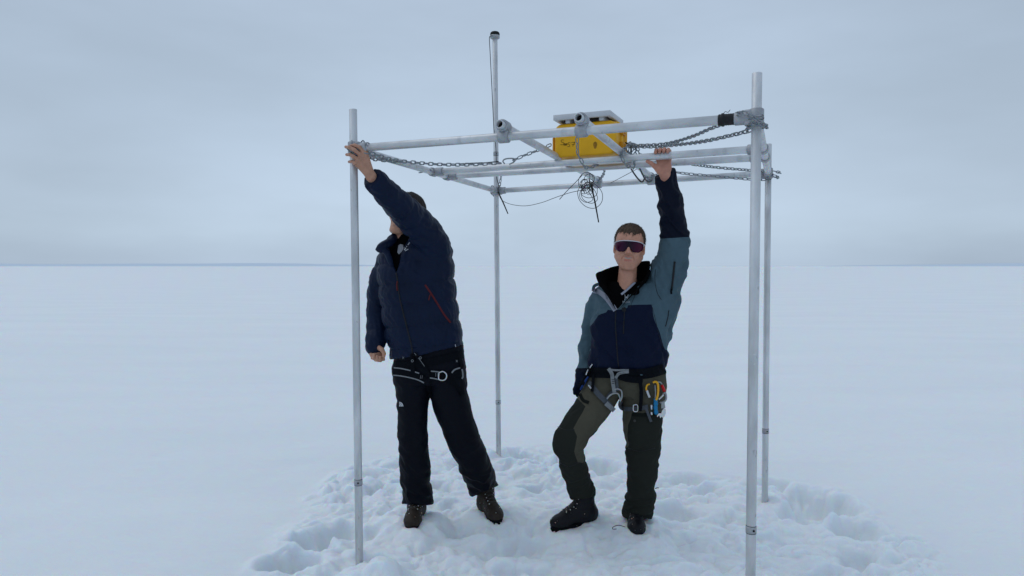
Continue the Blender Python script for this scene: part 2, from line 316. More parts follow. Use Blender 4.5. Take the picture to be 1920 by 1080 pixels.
# ------------------------------------------------------------------ snow field
def axis(lo, hi, step, far, g=1.075):
    mid = np.arange(lo, hi + step / 2, step); out_hi = []; s = step; v = mid[-1]
    while v < far: s *= g; v += s; out_hi.append(v)
    out_lo = []; s = step; v = mid[0]
    while v > -far: s *= g; v -= s; out_lo.append(v)
    return np.array(out_lo[::-1] + list(mid) + out_hi)
FOOT = []      # (x, y, r, z) places pressed flat under a boot
def gpt(px, py):           # pixel on the ground z = 0
    d = ray(px, py); t = -CAMZ / d[2]; return d[0] * t, d[1] * t
for px, py, r in ((772, 975, .17), (934, 957, .17), (1080, 975, .17), (1193, 992, .16)):
    FOOT.append((*gpt(px, py), r))
def build_snow():
    xs = axis(-1.75, 2.75, .0095, 7000); ys = axis(2.15, 6.1, .0095, 7000)
    ys = ys[ys > -60]; X, Y = np.meshgrid(xs, ys)
    H = noise2(X, Y, .11, 1, 3) * .10 + noise2(X * .4, Y, .7, 5, 3) * .022
    far = np.clip((np.hypot(X, Y) - 8) / 40, 0, 1); H = H * (1 - far * .6)
    H = H + noise2(X, Y, .004, 8, 2) * 1.2 * np.clip((np.hypot(X, Y) - 60) / 400, 0, 1)
    near = (X > -2.9) & (X < 3.9) & (Y > 1.2) & (Y < 7.6)
    x = X[near]; y = Y[near]
    # the trodden area: a distorted polygon around the frame
    poly = [gpt(430, 1120), gpt(520, 1000), gpt(600, 905), gpt(660, 858), gpt(780, 838), gpt(920, 832), gpt(1100, 836), gpt(1210, 872), gpt(1390, 890), gpt(1560, 912), gpt(1640, 975), gpt(1790, 1040), gpt(1760, 1120), gpt(1100, 1250), gpt(560, 1250)]
    wx = x + .14 * noise2(x, y, 2.2, 21, 3); wy = y + .18 * noise2(x, y, 2.2, 31, 3)
    pts = np.array(poly); ds = np.full(x.shape, 1e9); inside = np.zeros(x.shape, bool)
    for i in range(len(pts)):
        a = pts[i]; b = pts[(i + 1) % len(pts)]; ab = b - a
        t = np.clip(((wx - a[0]) * ab[0] + (wy - a[1]) * ab[1]) / (ab @ ab), 0, 1)
        ds = np.minimum(ds, np.hypot(wx - a[0] - t * ab[0], wy - a[1] - t * ab[1]))
        c = (a[1] > wy) != (b[1] > wy); inside ^= c & (wx < (b[0] - a[0]) * (wy - a[1]) / (b[1] - a[1] + 1e-12) + a[0])
    sd = np.where(inside, ds, -ds); m = np.clip((sd + .10) / .26, 0, 1); m = m * m * (3 - 2 * m)
    h = np.zeros_like(x)
    # hummocks left between the footprints
    bil = 1 - np.abs(noise2(x, y, 4.2, 41, 2)); bil2 = 1 - np.abs(noise2(x, y, 9.5, 44, 3))
    low = noise2(x, y, 1.7, 47, 2); rough = np.clip(.7 + .8 * noise2(x, y, 1.3, 57, 2), .3, 1.3)
    edge = np.abs(noise2(x + .05 * noise2(x, y, 6, 12), y, 5.5, 63, 3)); plates = np.clip(edge * 5.0, 0, 1)
    h += m * (.050 * low + rough * (.052 * bil ** 2 + .024 * bil2 ** 2 + .034 * plates) - .080)
    # clods: rounded lumps of all sizes, kept as a union of caps
    lump = np.full_like(x, -.2); r2 = np.random.default_rng(5)
    base = .03 * noise2(x, y, 5, 51, 2)
    cx = r2.uniform(-1.7, 2.8, 1300); cy = r2.uniform(2.2, 6.1, 1300); rr = .025 + .10 * r2.random(1300) ** 2.4
    order = np.argsort(x, kind='stable'); xsrt = x[order]
    for a, b, r in zip(cx, cy, rr):
        i0, i1 = np.searchsorted(xsrt, (a - r, a + r)); idx = order[i0:i1]
        yy = y[idx]; sel = idx[np.abs(yy - b) < r]
        if len(sel) == 0: continue
        dd = np.hypot(x[sel] - a, (y[sel] - b) * r2.uniform(.9, 1.3)) * (1 + .25 * noise2(x[sel], y[sel], 1.6 / r, 3)) / r
        cap = np.clip(1 - dd * dd, 0, 1) ** .6 * r * .52 - r * .16
        lump[sel] = np.maximum(lump[sel], np.where(dd < 1, cap, -.2))
    lm = np.clip(lump, -.004, .06)
    h += m * lm * (.4 + .8 * rough)
    # footprints and post holes
    nA = .05 * noise2(x, y, 8, 61, 3); nB = .05 * noise2(x, y, 8, 67, 3); nR = np.clip(noise2(x, y, 6, 71, 2) + .6, 0, 1.5)
    def pit(px, py, rx, ry, dep, rot=0, rim=.10):
        nonlocal h
        a, b = gpt(px, py); c, s = math.cos(rot), math.sin(rot)
        R_ = 2.2 * max(rx, ry); q = np.nonzero((np.abs(x - a) < R_) & (np.abs(y - b) < R_))[0]
        dx = x[q] - a + nA[q]; dy = y[q] - b + nB[q]
        d = np.hypot((c * dx + s * dy) / rx, (-s * dx + c * dy) / ry)
        h[q] += -dep * (1 / (1 + np.exp((d - .85) * 10))) + dep * rim * np.exp(-((d - 1.28) / .22) ** 2) * nR[q]
    for p in ((548, 1046, .16, .12, .19, .3), (632, 985, .15, .12, .15, .5), (585, 1010, .13, .10, .11, 0), (700, 985, .12, .09, .09, 0),
              (672, 870, .14, .10, .08, 0), (712, 915, .13, .09, .08, .3), (1535, 938, .17, .24, .24, .5), (1600, 985, .12, .15, .13, .3),
              (1500, 955, .12, .12, .10, .2), (1615, 1030, .12, .10, .10, 0), (1040, 862, .12, .16, .11, 0), (870, 858, .14, .14, .08, 0), (985, 850, .16, .14, .09, 0),
              (1010, 905, .14, .10, .12, 0), (1130, 868, .14, .16, .13, .2), (1290, 892, .14, .12, .09, 0), (1270, 950, .13, .10, .09, 0), (1330, 915, .14, .10, .08, 0), (820, 900, .12, .10, .10, 0),
              (1445, 905, .13, .12, .08, 0), (1450, 1000, .16, .09, .06, 0), (860, 985, .12, .08, .05, 0), (990, 1000, .14, .08, .05, 0), (1380, 960, .12, .1, .07, 0), (720, 1030, .16, .07, .07, 0), (1240, 1040, .16, .06, .05, 0), (980, 1050, .18, .06, .05, 0), (1560, 1060, .16, .07, .06, 0), (1700, 1010, .1, .06, .04, 0), (694, 1068, .17, .10, -.055, 0)):
        pit(*p)
    rr3 = np.random.default_rng(17)
    for _ in range(26):
        qx, qy = rr3.uniform(480, 1700), rr3.uniform(845, 1100)
        if min(math.hypot(gpt(qx, qy)[0] - f[0], gpt(qx, qy)[1] - f[1]) for f in FOOT) < .3: continue
        s0 = h.copy(); pit(qx, qy, rr3.uniform(.05, .10), rr3.uniform(.08, .15), rr3.uniform(.02, .055), rr3.uniform(0, 3)); h = s0 + (h - s0) * m
    # crumbs on every scale
    h += m * (.0085 * noise2(x, y, 17, 81, 3) + .0035 * np.abs(noise2(x, y, 36, 91, 2))) + .0018 * noise2(x * .5, y, 26, 97, 2)
    # faint old steps outside of the trodden part
    h += (1 - m) * .018 * noise2(x, y, 1.6, 99, 3)
    z0 = H[near]
    tot = z0 * (1 - m) + h
    for fx, fy, r in FOOT:
        d = np.hypot(x - fx, (y - fy) / 1.15) / r; k = 1 / (1 + np.exp((d - 1.15) * 8))
        tot = tot * (1 - k) + (.012 + .6 * (tot - tot[np.argmin(d)]).clip(-.035, .035) + .006 * noise2(x, y, 30, 5, 2)) * k
    H[near] = tot
    ny, nx = X.shape; V = np.stack([X, Y, H], -1).reshape(-1, 3)
    i = np.arange(ny - 1)[:, None] * nx + np.arange(nx - 1)[None]; F = np.stack([i, i + 1, i + nx + 1, i + nx], -1).reshape(-1, 4)
    o = mesh_obj('snow_ground', V, F, M['snow']); tag(o, 'open field of snow, trodden into clumps round the frame', None, None, 'structure')
    return xs, ys, H
XS, YS, HH = build_snow()
def crumbs():
    r = np.random.default_rng(3); V = []; F = []; n = 0; base = [(1, 0, 0), (-1, 0, 0), (0, 1, 0), (0, -1, 0), (0, 0, 1), (0, 0, -1)]; fs = [(0, 2, 4), (2, 1, 4), (1, 3, 4), (3, 0, 4), (2, 0, 5), (1, 2, 5), (3, 1, 5), (0, 3, 5)]
    bm = bmesh.new(); bmesh.ops.create_icosphere(bm, subdivisions=2, radius=1); bv = np.array([v.co[:] for v in bm.verts]); bf = np.array([[v.index for v in f.verts] for f in bm.faces]); bm.free()
    for _ in range(900):
        px, py = r.uniform(430, 1700), 845 + 260 * r.random() ** .8; x, y = gpt(px, py); s_ = .003 + .013 * r.random() ** 3
        i = min(max(np.searchsorted(XS, x), 0), len(XS) - 1); j = min(max(np.searchsorted(YS, y), 0), len(YS) - 1)
        d = bv * (1 + .35 * vnoise(bv * 1.3 + r.uniform(0, 50)))[:, None] * s_ * r.uniform(.7, 1.2, 3)
        V.append(d + np.array([x, y, HH[j, i] + s_ * .25])); F.append(bf + n); n += len(bv)
    o = mesh_obj('snow_crumbs', np.vstack(V), np.vstack(F), M['snow']); tag(o, 'loose crumbs of snow scattered over the trodden patch', None, None, 'stuff')
def ground_z(x, y):
    i = min(max(np.searchsorted(XS, x), 0), len(XS) - 1); j = min(max(np.searchsorted(YS, y), 0), len(YS) - 1); return HH[j, i]
# far low ridges under the cloud, left and right of the view
def hills():
    rr = 6600; V = []; F = []; n = 0
    for a0, a1, hm, sd in ((-50, -10, 44, 3), (24, 50, 26, 9)):
        k = 70
        for i in range(k + 1):
            t = i / k; a = math.radians(a0 + (a1 - a0) * t); e = math.sin(math.pi * t) ** .6
            h = hm * e * (.62 + .38 * float(vnoise(np.array([t * 5.0, sd, 0]))) + .12 * float(vnoise(np.array([t * 17.0, sd, 1]))))
            x, y = math.sin(a), math.cos(a)
            V += [(x * rr, y * rr, -8), (x * (rr + 500), y * (rr + 500), h), (x * (rr + 1600), y * (rr + 1600), -8)]
            if i: b = n + (i - 1) * 3; F += [(b, b + 3, b + 4, b + 1), (b + 1, b + 4, b + 5, b + 2)]
        n += (k + 1) * 3
    o = mesh_obj('hills', V, F, mat('far_ice', (.60, .69, .79), .9)); tag(o, 'low snowy rise on the far horizon', None, None, 'structure')
hills()

# ------------------------------------------------------------------ the tube frame
ZR = 2.092; RT = .0195
FL, FR = P(667, 278.5, 3.49), P(1413, 220, 2.74)
BL, BR = P(932, 358, 5.46), P(1440, 325, 4.42)
frame = thing('tube_frame', 'tall open frame of grey metal tubes standing in the trodden snow', 'metal frame', (.42, 4.0, 0))
def gp(mb_name, a, b, mt='alu_h', ro=RT, label=None, parent=None):
    mb = MB(); pipe(mb, a, b, ro, ro - .004, 28); o = mb.build(mb_name, M[mt], parent or frame)
    if label: o['label'] = label
    return o
def post(top, bot, joints, label):
    a, b = P(*bot), P(*top); d = (b - a) / np.linalg.norm(b - a); a2 = a - d * .45
    o = gp('post', a2, b, 'alu', label=label)
    for jy in joints:
        t = (jy - bot[1]) / (top[1] - bot[1]); c = a + (b - a) * t
        mb = MB(); pipe(mb, c - d * .0135, c + d * .0135, RT + .0016, RT - .001, 24); s = mb.build('joint_sleeve', M['cast'], o)
        mb = MB()
        for k in (-1, 1): pipe(mb, c + d * (k * .015) - d * .001, c + d * (k * .015) + d * .001, RT + .0006, RT - .001, 24, .0003)
        u = np.array([.15, -1, 0]); u /= np.linalg.norm(u); tube(mb, [c + u * RT, c + u * (RT + .004)], .0045, 8)
        mb.build('joint_gap', M['bore'], o)
    return a, b
pFL = post((662, 205, 3.49), (674, 1058, 3.49), (901,), 'front left post with the man in the down jacket gripping its top')
pFR = post((1419.5, 137, 2.74), (1407, 1090, 2.74), (990,), 'front right post, nearest to the camera')
pBL = post((928, 70, 5.46), (935, 857, 5.46), (286, 752), 'tallest post at the back carrying the antenna')
pBR = post((1441, 270, 4.42), (1434, 932, 4.42), (806,), 'rear right post')
def at_z(p, z):
    a, b = p; t = (z - a[2]) / (b[2] - a[2]); return a + (b - a) * t
cFL, cFR, cBL, cBR = at_z(pFL, FL[2]), at_z(pFR, FR[2]), at_z(pBL, BL[2]), at_z(pBR, BR[2])
def unit(v): return v / np.linalg.norm(v)
gp('front_rail', cFL + unit(cFR - cFL) * .03, cFR - unit(cFR - cFL) * .03)
gp('left_rail', cFL + unit(cBL - cFL) * .03, cBL - unit(cBL - cFL) * .03)
gp('right_rail', cFR + unit(cBR - cFR) * .03, cBR - unit(cBR - cFR) * .03)
gp('back_rail', cBL + unit(cBR - cBL) * .03, cBR - unit(cBR - cBL) * .03)
def lerp(a, b, t): return a + (b - a) * t
def on_line_px(a, b, px):
    lo, hi = 0.0, 1.0; pa = proj(a)[0]; s = 1 if proj(b)[0] > pa else -1
    for _ in range(40):
        m = (lo + hi) / 2
        if (proj(lerp(a, b, m))[0] - px) * s < 0: lo = m
        else: hi = m
    return lerp(a, b, (lo + hi) / 2)
mL1, mL2 = on_line_px(cFL, cBL, 812), on_line_px(cFL, cBL, 838)
def on_line_py(a, b, py):
    ts = np.linspace(0, 1, 2001); q = a[None] + (b - a)[None] * ts[:, None]; return q[np.argmin(np.abs(proj(q)[1] - py))]
mR1, mR2 = on_line_py(cFR, cBR, 279), on_line_py(cFR, cBR, 295)
gp('middle_bar', mL1, mR1, label='front one of the two middle bars, held by the man in the teal jacket'); gp('middle_bar', mL2, mR2)
# cross tubes lying over the rails
LIFT = np.array([0, 0, .047])
t1a, t2a = on_line_px(cFL, cFR, 945), on_line_px(cFL, cFR, 1091)
t1b, t2b = on_line_px(cBL, cBR, 1121), on_line_px(cBL, cBR, 1221)
def cross(a, b):
    d = unit(b - a); s, e = a + LIFT - d * .062, b + LIFT * .6 + d * .03
    o = gp('cross_tube', s, e); mb = MB(); tube(mb, [s + d * .04, s + d * .05], RT - .0035, 16); mb.build('dark_bore', M['bore'], o)
    return s, e
X1 = cross(t1a, t1b); X2 = cross(t2a, t2b)
# clamps and corner fittings
def clamp(a, da, b, db, la=.026, lb=.03, label=None, ro=.0285):
    mb = MB(); da, db = unit(np.asarray(da, float)), unit(np.asarray(db, float)); a, b = np.asarray(a), np.asarray(b)
    pipe(mb, a - da * la, a + da * la, ro, RT + .0002, 20, .004); pipe(mb, b - db * lb, b + db * lb, ro, RT + .0002, 20, .004)
    mid = (a + b) / 2; ax = np.cross(da, db); ax = unit(ax) if np.linalg.norm(ax) > .1 else np.array([0, 0, 1.0])
    R = np.stack([da, np.cross(ax, da), ax], 1)
    rbox(mb, mid, (.02, .02, np.linalg.norm(b - a) / 2), R, .004)
    o = mb.build('clamp', M['cast'], frame)
    mb = MB(); s = a + da * 0 + np.array([0, 0, -1]) * 0
    u = unit(np.cross(da, np.array([0, 0, 1.0])) + 1e-6)
    for c_, d_ in ((a, -u),): tube(mb, [c_ + d_ * (ro - .002), c_ + d_ * (ro + .003)], .005, 8)
    mb.build('set_screw', M['bore'], o)
    return o
def socket(corner, outs, pd, label=None, L_=.085):
    """corner fitting: sleeve round a post with sockets that take the rails"""
    mb = MB(); pd = unit(pd); pipe(mb, corner - pd * .033, corner + pd * .033, .0285, RT + .0002, 24, .004)
    for d in outs:
        d = unit(d); pipe(mb, corner + d * .024, corner + d * L_, .0265, RT + .0002, 20, .005)
        R = np.stack([d, unit(np.cross(pd, d)), pd], 1); rbox(mb, corner + d * .03, (.016, .022, .030), R, .006)
    o = mb.build('corner_fitting', M['cast'], frame)
    if label: o['label'] = label
    mb = MB(); u = unit(np.array([.55, -1, 0])); tube(mb, [corner + u * .027, corner + u * .0312], .005, 10); mb.build('set_screw', M['bore'], o)
    return o
socket(cFL, [cFR - cFL, cBL - cFL], pFL[1] - pFL[0]); socket(cFR, [cFL - cFR, cBR - cFR], pFR[1] - pFR[0])
socket(cBL, [cBR - cBL, cFL - cBL], pBL[1] - pBL[0]); socket(cBR, [cBL - cBR, cFR - cBR], pBR[1] - pBR[0])
def tee(c, along, out):
    mb = MB(); along, out = unit(along), unit(out)
    pipe(mb, c - along * .026, c + along * .026, .0275, RT + .0002, 20, .003); pipe(mb, c + out * .022, c + out * .075, .0265, RT + .0002, 20, .004)
    return mb.build('tee_fitting', M['cast'], frame)
tee(mL1, cBL - cFL, mR1 - mL1); tee(mL2, cBL - cFL, mR2 - mL2); tee(mR1, cBR - cFR, mL1 - mR1); tee(mR2, cBR - cFR, mL2 - mR2)
clamp(t1a, cFR - cFL, t1a + LIFT, X1[1] - X1[0]); clamp(t2a, cFR - cFL, t2a + LIFT, X2[1] - X2[0])
clamp(t1b, cBR - cBL, t1b + LIFT * .6, X1[1] - X1[0]); clamp(t2b, cBR - cBL, t2b + LIFT * .6, X2[1] - X2[0])
# black tape wound round the front rail
ta, tb = on_line_px(cFL, cFR, 1347), on_line_px(cFL, cFR, 1391)
mb = MB(); n_ = 26; pts = [lerp(ta, tb, i / n_) for i in range(n_ + 1)]
rt = [RT + .0022 + .0018 * abs(math.sin(i * 1.9)) + (.004 if 3 < i < 7 else 0) for i in range(n_ + 1)]
tube(mb, pts, rt, 22); mb.build('black_tape', M['tape'], frame)
mb = MB(); q = lerp(ta, tb, .2) + np.array([0, 0, RT + .003]); tube(mb, catmull([q, q + np.array([.008, 0, .010]), q + np.array([.02, 0, .008]), q + np.array([.028, 0, .018])]), .0012, 5); mb.build('tape_end', M['tape'], frame)

# ------------------------------------------------------------------ chains
def link_mesh():
    mb = MB(); l, w, r = .0155, .0075, .0031; pts = []
    for k in range(6): a = -math.pi / 2 + math.pi * k / 5; pts.append((l - w + w * math.cos(a), w * math.sin(a), 0))
    for k in range(6): a = math.pi / 2 + math.pi * k / 5; pts.append((-l + w + w * math.cos(a), w * math.sin(a), 0))
    tube(mb, pts, r, 6, closed=True); me = mb.build('link', M['chain']); m = me.data; bpy.data.objects.remove(me); return m
LINK = link_mesh()
def resample(pts, step):
    d = np.r_[0, np.cumsum(np.linalg.norm(np.diff(pts, axis=0), axis=1))]; n = max(2, int(d[-1] / step)); t = np.linspace(0, d[-1], n)
    return np.stack([np.interp(t, d, pts[:, i]) for i in range(3)], 1)
NLINK = 0
def chain(label, pts, jit=.15, scale=1.04):
    global NLINK
    c = catmull(pts, 14); q = resample(c, .0255 * scale); root = thing('chain', label, 'chain', tuple(q[0]), 'galvanised chains on the tube frame')
    tan = np.gradient(q, axis=0)
    for i in range(len(q)):
        d, u, w = frame_of(tan[i]); a = (i % 2) * math.pi / 2 + .5 + random.uniform(-jit, jit)
        y = math.cos(a) * u + math.sin(a) * w; z = np.cross(d, y)
        o = bpy.data.objects.new('link', LINK); COL.objects.link(o); o.parent = root
        Mx = Matrix(((d[0], y[0], z[0], q[i][0] - q[0][0]), (d[1], y[1], z[1], q[i][1] - q[0][1]), (d[2], y[2], z[2], q[i][2] - q[0][2]), (0, 0, 0, 1)))
        o.matrix_local = Mx @ Matrix.Scale(scale, 4); NLINK += 1
    return root
def helix(c, ax, r, turns, rise, ph=0, n=10):
    d, u, w = frame_of(ax); N = int(n * turns)
    return [c + d * (rise * i / N) + r * (math.cos(ph + 2 * math.pi * i / n) * u + math.sin(ph + 2 * math.pi * i / n) * w) for i in range(N + 1)]
chain('long chain sagging from the front left corner to the grey snap hook', [P(688, 287, 3.45), P(705, 290, 3.47), P(722, 296, 3.52), P(745, 301, 3.6), P(780, 305, 3.68), P(830, 308.5, 3.78), P(880, 308.5, 3.86), P(935, 306, 3.93)])
chain('short chain rising from the grey snap hook to the left side of the yellow case', [P(966, 299, 3.95), P(984, 291, 3.97), P(1003, 284, 4.0), P(1029, 273, 4.02)])
chain('bunched chain looped on the front left corner fitting beside the gripping hand', helix(cFL + np.array([.0, 0, -.012]), unit(cFR - cFL) + np.array([0, 0, .6]), .036, 1.6, .05) + [P(700, 277, 3.46), P(692, 272, 3.44)], .5)
chain('chain hanging under the front left corner behind the sagging chain', [P(686, 293, 3.5), P(698, 298, 3.56), P(715, 300, 3.62), P(733, 302, 3.66), P(748, 303, 3.69)])
chain('chain draped over the black tape and falling behind the front rail to the case', [P(1428, 232, 2.69), P(1415, 222, 2.68), P(1401, 213.5, 2.69), P(1388, 211.5, 2.71), P(1375, 218, 2.84), P(1352, 233, 2.95), P(1330, 242, 3.05), P(1300, 255, 3.25), P(1265, 266, 3.5), P(1235, 271, 3.66), P(1188, 273, 3.84)])
chain('chain from the front right post to the case, lower of the two there', [P(1418, 240, 2.80), P(1405, 245, 2.82), P(1370, 254, 2.93), P(1330, 263, 3.1), P(1295, 268.5, 3.3), P(1262, 272, 3.5), P(1230, 275, 3.68), P(1184, 275, 3.86)])
chain('chain round the front right corner fitting', helix(cFR + np.array([0, 0, -.045]), np.array([.25, 0, 1.0]), .034, 1.3, .035, 1.0), .4)
chain('upper of the two rear chains running under the middle bars to the rear right post', [P(1445, 326, 4.37), P(1425, 321, 4.35), P(1390, 318, 4.28), P(1345, 314, 4.2), P(1305, 309, 4.1), P(1268, 303, 4.02), P(1225, 297, 3.98)])
chain('lower of the two rear chains running to the rear right post', [P(1441, 336, 4.38), P(1420, 337, 4.4), P(1380, 334, 4.45), P(1335, 330, 4.5), P(1290, 326, 4.56), P(1250, 322, 4.62), P(1222, 331, 4.70)])
chain('chain knotted round the rear right corner fitting', helix(cBR + np.array([.012, 0, -.035]), np.array([.3, 0, 1.0]), .044, 1.7, .05), .5)
chain('chain hanging in front of the yellow case from the second cross tube clamp', [P(1081.5, 252, 3.74), P(1082.5, 270, 3.75), P(1083, 285, 3.76), P(1087, 297, 3.79), P(1093, 305, 3.80), P(1096, 313, 3.82), P(1106, 314, 3.86), P(1118, 310, 3.9)], .3)
chain('chain wrapped over the middle bars right of the yellow case', [P(1182, 270, 3.86), P(1171, 279, 3.80), P(1165, 288, 3.74), P(1167, 297, 3.71), P(1172, 306, 3.71), P(1179, 312, 3.74), P(1189, 313, 3.78), P(1189, 303, 3.78)], .4)
chain('tangle of chain heaped on the middle bar right of the yellow case', [P(1180, 270, 3.86), P(1177, 281, 3.84), P(1184, 289, 3.85), P(1190, 280, 3.83), P(1188, 271, 3.86), P(1195, 276, 3.85), P(1196, 288, 3.83), P(1202, 289, 3.85)], .7)
chain('chain loops round the tallest rear post at the corner fitting', [P(939, 333, 5.40), P(937, 345, 5.40)] + helix(cBL + np.array([0, 0, -.03]), np.array([.2, 0, 1.0]), .043, 2.2, .06), .5)
chain('short chain end on the rear clamp of the first cross tube', [P(1133, 320, 4.72), P(1131, 328, 4.8), P(1126, 334, 4.9), P(1121, 340, 4.96)], .4)
chain('chain knot on the rear clamp of the second cross tube', [P(1202, 318, 4.55), P(1206, 328, 4.6), P(1213, 333, 4.66), P(1219, 328, 4.7), P(1224, 337, 4.74), P(1216, 340, 4.72)], .6)
chain('single chain loop at the left tee fitting of the middle bars', [P(790, 323, 4.25), P(797, 325, 4.25), P(804, 320, 4.28)], .4)
# snap hook joining two chains
def snap(label, pts, r=.0034, mt='steel_dk', cat='snap hook', name='snap_hook'):
    mb = MB(); tube(mb, catmull(pts, 8), r, 8); o = mb.build(name, M[mt]); return tag(o, label, cat)
snap('grey wire snap hook joining the chains behind the front rail', [P(946, 307, 3.93), P(943, 302, 3.94), P(948, 298, 3.95), P(960, 297, 3.95), P(966, 299, 3.95), P(963, 304, 3.95), P(955, 308, 3.94)], .0042)

# ------------------------------------------------------------------ yellow case with solar panel
fx = unit(cFR - cFL); fx[2] = 0; fx = unit(fx); fy = np.array([-fx[1], fx[0], 0]); fz = np.array([0, 0, 1.0]); RC = np.stack([fx, fy, fz], 1)
c0 = P(1038, 305, 3.97)
bw, bh, bd = .366, .2, .25
zb = mL1[2] + RT + .001
case0 = np.array([c0[0], c0[1], zb])
def cpt(u, v, w): return case0 + RC @ np.array([u, v, w])
case = thing('equipment_case', 'yellow plastic equipment case resting on the two middle bars', 'case', tuple(cpt(bw / 2, bd / 2, 0)))
def cbox(mb, u0, u1, v0, v1, w0, w1, bev=.004, seg=2):
    rbox(mb, cpt((u0 + u1) / 2, (v0 + v1) / 2, (w0 + w1) / 2), (abs(u1 - u0) / 2, abs(v1 - v0) / 2, abs(w1 - w0) / 2), RC, bev, seg)
def rprism(mb, u0, u1, w0, w1, v0, v1, rad, inset=0.0):
    """slab with well rounded corners; the front edge may be drawn in"""
    n = 7; out = []
    for cu, cw, a0 in ((u1 - rad, w1 - rad, 0), (u0 + rad, w1 - rad, 90), (u0 + rad, w0 + rad, 180), (u1 - rad, w0 + rad, 270)):
        for k in range(n): a = math.radians(a0 + 90 * k / (n - 1)); out.append((cu + rad * math.cos(a), cw + rad * math.sin(a)))
    um, wm = (u0 + u1) / 2, (w0 + w1) / 2; rings = [(v0, inset + .010), (v0 + .003, inset + .004), (v0 + .009, inset), (v1 - .003, 0), (v1, .004)]; V = []; F = []; m_ = len(out)
    for v, ins in rings:
        for a, b in out:
            sa = 1 - ins / ((u1 - u0) / 2); sb = 1 - ins / ((w1 - w0) / 2); V.append(cpt(um + (a - um) * sa, v, wm + (b - wm) * sb))
    for i in range(len(rings) - 1):
        for k in range(m_): l = (k + 1) % m_; F.append((i * m_ + k, i * m_ + l, (i + 1) * m_ + l, (i + 1) * m_ + k))
    F += [tuple(range(m_))[::-1], tuple((len(rings) - 1) * m_ + k for k in range(m_))]; mb.add(V, F)
mb = MB(); rprism(mb, 0, bw, .004, bh, 0, .092, .040, .006); mb.build('lid', M['yellow'], case)
mb = MB(); rprism(mb, .004, bw - .004, .006, bh - .002, .118, bd, .036); mb.build('case_body', M['yellow'], case)
mb = MB(); rprism(mb, -.009, bw + .009, .0, bh + .006, .088, .104, .044); rprism(mb, -.009, bw + .009, .0, bh + .006, .106, .122, .044); mb.build('rim', M['yellow'], case)
for w0 in (.04, .125):
    mb = MB(); cbox(mb, bw - .003, bw + .019, .072, .142, w0, w0 + .045, .005); l_ = mb.build('latch', M['yellow_dk'], case)
    mb = MB(); cbox(mb, bw + .014, bw + .024, .10, .136, w0 + .008, w0 + .037, .003); mb.build('latch_tab', M['yellow_dk'], l_)
for k in range(5):
    mb = MB(); cbox(mb, bw - .006, bw + .004, .15 + k * .018, .155 + k * .018, .02, bh - .02, .002); mb.build('rib', M['yellow'], case)
for u0 in (.05, .25):
    mb = MB(); cbox(mb, u0, u0 + .05, .07, .14, -.006, .006, .003); mb.build('hinge', M['yellow_dk'], case)
mb = MB(); tube(mb, catmull([cpt(0, .10, .03), cpt(-.03, .10, .035), cpt(-.034, .10, .1), cpt(-.03, .10, .155), cpt(0, .10, .16)]), .008, 10); mb.build('handle', M['yellow_dk'], case)
# handwriting on the lid: SMS 7, drawn as flat strokes
def pen(mb, strokes, u0, w0, s):
    for st in strokes:
        q = [cpt(u0 + a * s, -.0012, w0 + b * s) for a, b in st]; c = catmull(q, 5); tube(mb, c, .0011, 5)
mb = MB(); S_ = [(.8, .95), (.5, 1.05), (.15, .85), (.35, .55), (.75, .4), (.8, .1), (.45, -.05), (.05, .1)]
pen(mb, [S_], .040, .078, .026)
pen(mb, [[(0, 0), (.1, .7), (.2, .75)], [(.2, .75), (.35, .1), (.5, .7)], [(.5, .7), (.68, .1), (.85, .75), (.95, .1)]], .062, .070, .019)
pen(mb, [[(.9, .9), (.5, 1.0), (.15, .7), (.6, .45), (.75, .1), (.4, -.1), (.05, 0)]], .081, .066, .021)
pen(mb, [[(.0, .8), (.5, .85), (.95, .85)], [(.95, .85), (.6, .3), (.35, -.2)], [(.1, .25), (.5, .3), (.9, .32)]], .106, .068, .022)
mb.build('handwriting', M['ink'], case)
mb = MB(); V = [cpt(.245, -.0009, .062)]; 
for k in range(16):
    a = 2 * math.pi * k / 16; V.append(cpt(.245 + .011 * math.cos(a) * (1 + .15 * math.sin(3 * a)), -.0009, .062 + .02 * math.sin(a)))
mb.add(V, [(0, k + 1, (k + 1) % 16 + 1) for k in range(16)]); mb.build('smudge', M['smudge'], case)
# solar panel
panel = thing('solar_panel', 'small solar panel in a pale frame lying flat on top of the yellow case', 'solar panel', tuple(cpt(bw / 2, .12, bh)))
pz = bh + .012; pu0, pu1, pv0, pv1, ph = .008, bw - .028, -.03, .26, .030
for a_ in ((pu0, pu1, pv0, pv0 + .022), (pu0, pu1, pv1 - .022, pv1), (pu0, pu0 + .022, pv0 + .024, pv1 - .024), (pu1 - .022, pu1, pv0 + .024, pv1 - .024)):
    mb = MB(); cbox(mb, *a_, pz, pz + ph, .0015, 1); mb.build('frame_bar', M['white'], panel)
mb = MB(); cbox(mb, pu0 + .023, pu1 - .023, pv0 + .023, pv1 - .023, pz + .020, pz + .024, .001, 1); mb.build('back_sheet', M['panel'], panel)
mb = MB(); cbox(mb, pu0 + .023, pu1 - .023, pv0 + .023, pv1 - .023, pz + .0255, pz + .0285, .001, 1); mb.build('cell_sheet', M['cells'], panel)
for uu in (.07, bw - .10):
    mb = MB(); cbox(mb, uu, uu + .025, .0, .22, bh - .004, pz + .019, .002, 1); mb.build('mounting_strip', M['white'], panel)

